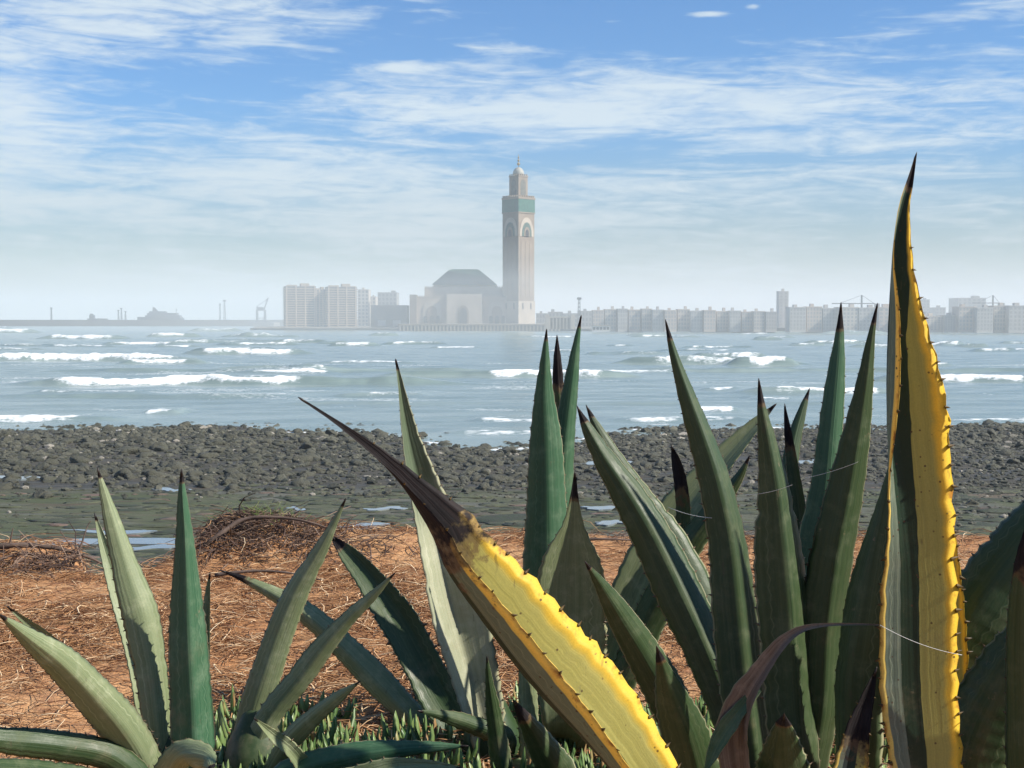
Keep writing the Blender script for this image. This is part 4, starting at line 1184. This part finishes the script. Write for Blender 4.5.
# ------------------------------------------------------------------ straw, twigs, iceplant, grass
def ribbons(name, mat, P0, ang, tilt, length, width, curl, sides=3, segs=4, seed=1):
    """many thin curved strands in one mesh (numpy)"""
    q = np.random.default_rng(seed)
    n = len(P0)
    t = np.linspace(0, 1, segs + 1)
    dirx = np.cos(ang); diry = np.sin(ang)
    V = np.zeros((n, segs + 1, sides, 3))
    for j, tt_ in enumerate(t):
        a = ang + curl * (tt_ - .5)
        cx = P0[:, 0] + length * (tt_ - .5) * np.cos(ang + curl * (tt_ - .5) * .5)
        cy = P0[:, 1] + length * (tt_ - .5) * np.sin(ang + curl * (tt_ - .5) * .5)
        cz = P0[:, 2] + length * (tt_ - .5) * np.sin(tilt) + .06 * length * np.sin(tt_ * PI) * (1 + np.abs(curl))
        w = width * (1 - .6 * np.abs(tt_ - .4) * 1.4)
        for s_ in range(sides):
            b_ = 2 * PI * s_ / sides + .5
            V[:, j, s_, 0] = cx - np.sin(a) * np.cos(b_) * w
            V[:, j, s_, 1] = cy + np.cos(a) * np.cos(b_) * w
            V[:, j, s_, 2] = cz + np.sin(b_) * w * .6
    per = (segs + 1) * sides
    f = []
    for j in range(segs):
        for s_ in range(sides):
            k_ = (s_ + 1) % sides
            f.append((j * sides + s_, j * sides + k_, (j + 1) * sides + k_, (j + 1) * sides + s_))
    f = np.array(f)
    faces = (np.arange(n) * per)[:, None, None] + f[None]
    me = np_mesh(name, V.reshape(-1, 3), faces.reshape(-1, 4), True)
    return link_mesh(name, me, mat)
def strand_material(name, a, b_, c):
    m, k, b, out = material(name)
    rn = k.n('ShaderNodeNewGeometry').outputs['Random Per Island']
    col = k.mix(k.ramp(rn, 0, .6, smooth=False), a, b_)
    col = k.mix(k.ramp(rn, .72, .95), col, c)
    k.put(b.inputs['Base Color'], col)
    b.inputs['Roughness'].default_value = .8; b.inputs['Specular IOR Level'].default_value = .2
    return m
M_STRAW = strand_material('dry_straw', (.16, .07, .034), (.42, .23, .11), (.68, .51, .32))
M_TWIG = strand_material('dry_twig', (.04, .026, .022), (.12, .075, .055), (.26, .18, .13))
n = 52000
d_ = 4.3 + 5.6 * rng.random(n) ** .8
x_ = rng.uniform(-.56, .56, n) * d_
cl = fbm(x_ * 1.1 + 3, d_ * 1.6, 4)
dens_ = np.where(d_ > 7.9, .30, np.where(d_ > 7.2, .6, 1.0))
keep = (d_ < edge_d(x_) + .1) & (rng.random(n) < (dens_ * (.35 + 1.3 * sstep(.36, .58, cl))))
x_, d_ = x_[keep], d_[keep]; n = len(x_)
P0 = np.stack([x_, d_, ground_z(x_, d_) + .003 + .022 * rng.random(n)], -1)
o = ribbons('dry_straw', M_STRAW, P0, rng.normal(0, .9, n) + PI * (rng.random(n) < .5), rng.normal(0, .13, n), np.exp(rng.normal(-2.1, .5, n)), rng.uniform(.0018, .0055, n), rng.normal(0, .9, n), seed=2)
prop(o, 'layer of reddish dry straw spread over the red soil', 'straw', None, 'stuff')

def heap(n, cx, cy, sx, sy, lift, seed):
    q = np.random.default_rng(seed)
    x = q.normal(cx, sx, n); y = q.normal(cy, sy, n)
    r_ = np.exp(-(((x - cx) / (2 * sx)) ** 2 + ((y - cy) / (2 * sy)) ** 2))
    z = ground_z(x, y) + lift * r_ * q.random(n)
    P0 = np.stack([x, y, z], -1)
    return P0, q
P0, q = heap(1300, -1.78, 8.85, .46, .26, .05, 5); n = len(P0)
o = ribbons('brushwood_heap', M_TWIG, P0, q.uniform(0, 6.28, n), q.normal(0, .35, n), np.exp(q.normal(-1.75, .45, n)), q.uniform(.002, .0065, n), q.normal(0, .7, n), 4, 4, 6)
prop(o, 'dark tangle of dry twigs heaped on the soil mound', 'brushwood', None, 'stuff')
P0, q = heap(230, -2.98, 8.15, .20, .16, .09, 9); n = len(P0)
o = ribbons('root_tangle', M_TWIG, P0, q.uniform(0, 6.28, n), q.normal(-.2, .4, n), np.exp(q.normal(-1.6, .45, n)), q.uniform(.002, .006, n), q.normal(0, .8, n), 4, 4, 10)
prop(o, 'dry root tangle hanging at the lip of the washed-out notch', 'brushwood', None, 'stuff')
P0, q = heap(260, 1.6, 9.45, 1.0, .10, .05, 19); n = len(P0)
o = ribbons('ridge_brush', M_TWIG, P0, q.normal(0, .5, n), q.normal(0, .3, n), np.exp(q.normal(-1.6, .4, n)), q.uniform(.002, .005, n), q.normal(0, .8, n), 4, 4, 20)
prop(o, 'sparse dry brush along the bluff lip behind the dark agave', 'brushwood', None, 'stuff')
# larger single branches
mbark = plain('weathered_bark', (.10, .07, .055), .9, .35, 8, .01)
def branch(pix, d, r0, label):
    pts = []
    for px, py, dd in pix:
        p = at(px, py, d + dd); pts.append(p)
    C, _ = catmull([[*p] for p in pts], 22)
    rads = [r0 * (1 - .75 * i / 21) * (1 + .12 * math.sin(i * 2.1)) for i in range(22)]
    o = MB().tube([tuple(c) for c in C], rads, 7).build('branch', mbark, None, True)
    prop(o, label, 'branch')
branch([(-20, 549, 0), (20, 545, 0), (60, 549, .05), (95, 560, .1), (118, 574, .1)], 8.4, .022, 'long bent grey branch lying at the lip of the notch')
branch([(-10, 552, .1), (30, 554, .1), (60, 560, .1)], 8.3, .018, 'short grey branch tucked under the long bent one')
branch([(72, 566, 0), (80, 548, 0), (88, 525, .05), (91, 521, .05)], 8.3, .010, 'thin forked twig standing up from the root tangle')
branch([(10, 548, 0), (11, 538, 0), (13, 528, 0)], 8.5, .010, 'tiny twig sticking up near the bent grey branch')
branch([(198, 548, 0), (215, 538, 0), (240, 521, .1), (262, 517, .1), (300, 520, .1), (335, 530, .1)], 8.6, .020, 'long curved root running over the top of the brush mound')
branch([(215, 575, 0), (255, 571, 0), (290, 573, 0), (330, 582, 0)], 7.7, .012, 'dry stalk lying across the straw below the mound')
branch([(560, 541, 0), (600, 539, 0), (640, 541, .05), (660, 545, .05)], 9.2, .014, 'dark branch lying along the bluff lip behind the upright blades')
branch([(940, 560, 0), (970, 552, 0), (1000, 555, 0)], 9.0, .010, 'dry stalk on the soil beyond the towering yellow leaf')

# iceplant: fat finger leaves in clumps
mi, k, b, out = material('iceplant_leaf')
rn = k.n('ShaderNodeNewGeometry').outputs['Random Per Island']
col = k.mix(k.ramp(rn, 0, .8, smooth=False), (.05, .105, .03), (.17, .24, .08)); col = k.mix(k.ramp(rn, .86, .97), col, (.26, .16, .07))
k.put(b.inputs['Base Color'], col); b.inputs['Roughness'].default_value = .4
n = 1500
q = np.random.default_rng(12)
y = q.uniform(3.6, 6.1, n); px = np.where(q.random(n) < .72, q.uniform(205, 560, n), q.uniform(560, 900, n)); x = (px - 512) / F * y
x = np.repeat(x, 6) + q.normal(0, .012, n * 6); y = np.repeat(y, 6) + q.normal(0, .012, n * 6); px = np.repeat(px, 6); n *= 6
cl = fbm(x * 2.2 + 8, y * 2.2, 4)
lim = 4.95 + .5 * (fbm(x * 1.6, 2 + 0 * x, 3) - .3) + .45 * np.exp(-((px - 480) / 160) ** 2)
keep = (y < lim + .5 * (cl - .5)) & (cl > .41)
x, y = x[keep], y[keep]; n = len(x)
P0 = np.stack([x, y, ground_z(x, y) - .01], -1)
az_ = q.uniform(0, 6.28, n); lean = np.abs(q.normal(.75, .5, n)); csc = np.repeat(q.uniform(.5, 1.5, 1500), 6)[keep]; ln = q.uniform(.06, .12, n) * csc; wd = q.uniform(.0085, .014, n) * (.5 + .5 * csc)
segs = 4; sides = 3
V = np.zeros((n, segs + 1, sides, 3))
for j in range(segs + 1):
    t_ = j / segs
    le = lean * (1.25 - .6 * t_)
    cx = P0[:, 0] + ln * t_ * np.sin(le) * np.cos(az_); cy = P0[:, 1] + ln * t_ * np.sin(le) * np.sin(az_); cz = P0[:, 2] + ln * t_ * np.cos(le) + .03 * (cl[keep] - .3)
    w = wd * (1.05, 1.1, 1.0, .75, .08)[j]
    for s_ in range(3):
        b_ = 2 * PI * s_ / 3 + az_
        V[:, j, s_] = np.stack([cx + w * np.cos(b_), cy + w * np.sin(b_), cz], -1)
f = []
for j in range(segs):
    for s_ in range(3):
        k_ = (s_ + 1) % 3
        f.append((j * 3 + s_, j * 3 + k_, (j + 1) * 3 + k_, (j + 1) * 3 + s_))
faces = (np.arange(n) * 15)[:, None, None] + np.array(f)[None]
prop(link_mesh('iceplant', np_mesh('iceplant', V.reshape(-1, 3), faces.reshape(-1, 4), True), mi), 'carpet of fleshy green iceplant fingers around the agave bases', 'ground cover', None, 'stuff')

# loose clods on the soil
mclod = plain('soil_clod', (.30, .15, .075), .95, .35, 30, .004)
cp = []
for i in range(4):
    v, f = rock_shape(2, 700 + i); cp.append(np_mesh('soil_clod', v, f, False)); cp[-1].materials.append(mclod)
qq = random.Random(44)
for i in range(34):
    px = qq.uniform(10, 660); d = qq.uniform(5.6, 9.0); x = xat(px, d)
    if d > float(edge_d(x)) - .3: continue
    o = bpy.data.objects.new('soil_clod', cp[i % 4]); COL.objects.link(o)
    s_ = qq.uniform(.010, .034); o.scale = (s_, s_, s_); o.location = (x, d, float(ground_z(x, d)) + s_ * .35); o.rotation_euler = (0, 0, qq.uniform(0, 6))
    prop(o, 'small reddish clod of dry earth lying among the straw', 'clod', 'loose clods on the red soil')
# grass tufts on the mound
mg = strand_material('tuft_grass', (.07, .11, .03), (.13, .17, .05), (.30, .27, .12))
def tuft(px, py, d, n, h, label, spread=.08):
    q = random.Random(px)
    x0 = xat(px, d); z0 = float(ground_z(x0, d))
    mb = MB()
    for _ in range(n):
        x = x0 + q.gauss(0, spread); y = d + q.gauss(0, spread * .6); z = float(ground_z(x, y)) - .01
        a = q.uniform(0, 6.28); l = q.uniform(.05, .16); hh = h * q.uniform(.6, 1.2)
        mb.tube([(x, y, z), (x + l * .3 * math.cos(a), y + l * .3 * math.sin(a), z + hh * .6), (x + l * math.cos(a), y + l * math.sin(a), z + hh)], [.003, .0025, .0004], 3)
    prop(mb.build('grass_tuft', mg, None, True), label, 'grass tuft')
tuft(262, 515, 9.0, 60, .13, 'green grass tuft on the crest of the brush mound', .13)
tuft(199, 525, 9.05, 40, .12, 'smaller grass tuft on the shoulder of the mound by the upright pale leaf', .10)
tuft(160, 538, 8.95, 36, .11, 'lowest grass tuft at the foot of the mound beside the notch', .10)
tuft(318, 528, 9.5, 20, .06, 'sparse grass tuft at the end of the brush mound near the pool', .10)

# spider threads strung between the leaves
ms, k, b, out = material('spider_silk')
b.inputs['Base Color'].default_value = (.7, .7, .68, 1); b.inputs['Roughness'].default_value = .35
def thread(a, c, sag, label):
    a = at(*a); c = at(*c)
    pts = [a.lerp(c, i / 14) - Vector((0, 0, sag * 4 * (i / 14) * (1 - i / 14))) for i in range(15)]
    prop(MB().tube(pts, [.00055] * 15, 4).build('spider_thread', ms, None, True), label, 'spider thread')
thread((880, 625, 3.04), (962, 655, 3.0), .01, 'pale spider thread running from the withered tip across the towering leaf')
thread((805, 478, 3.6), (858, 462, 3.45), .004, 'short spider thread strung between the twin upright leaves')
thread((668, 507, 3.8), (712, 518, 3.6), .006, 'spider thread spanning the gap before the tilted blade')
thread((745, 495, 3.6), (792, 485, 3.45), .006, 'spider thread crossing the widest upright leaf')
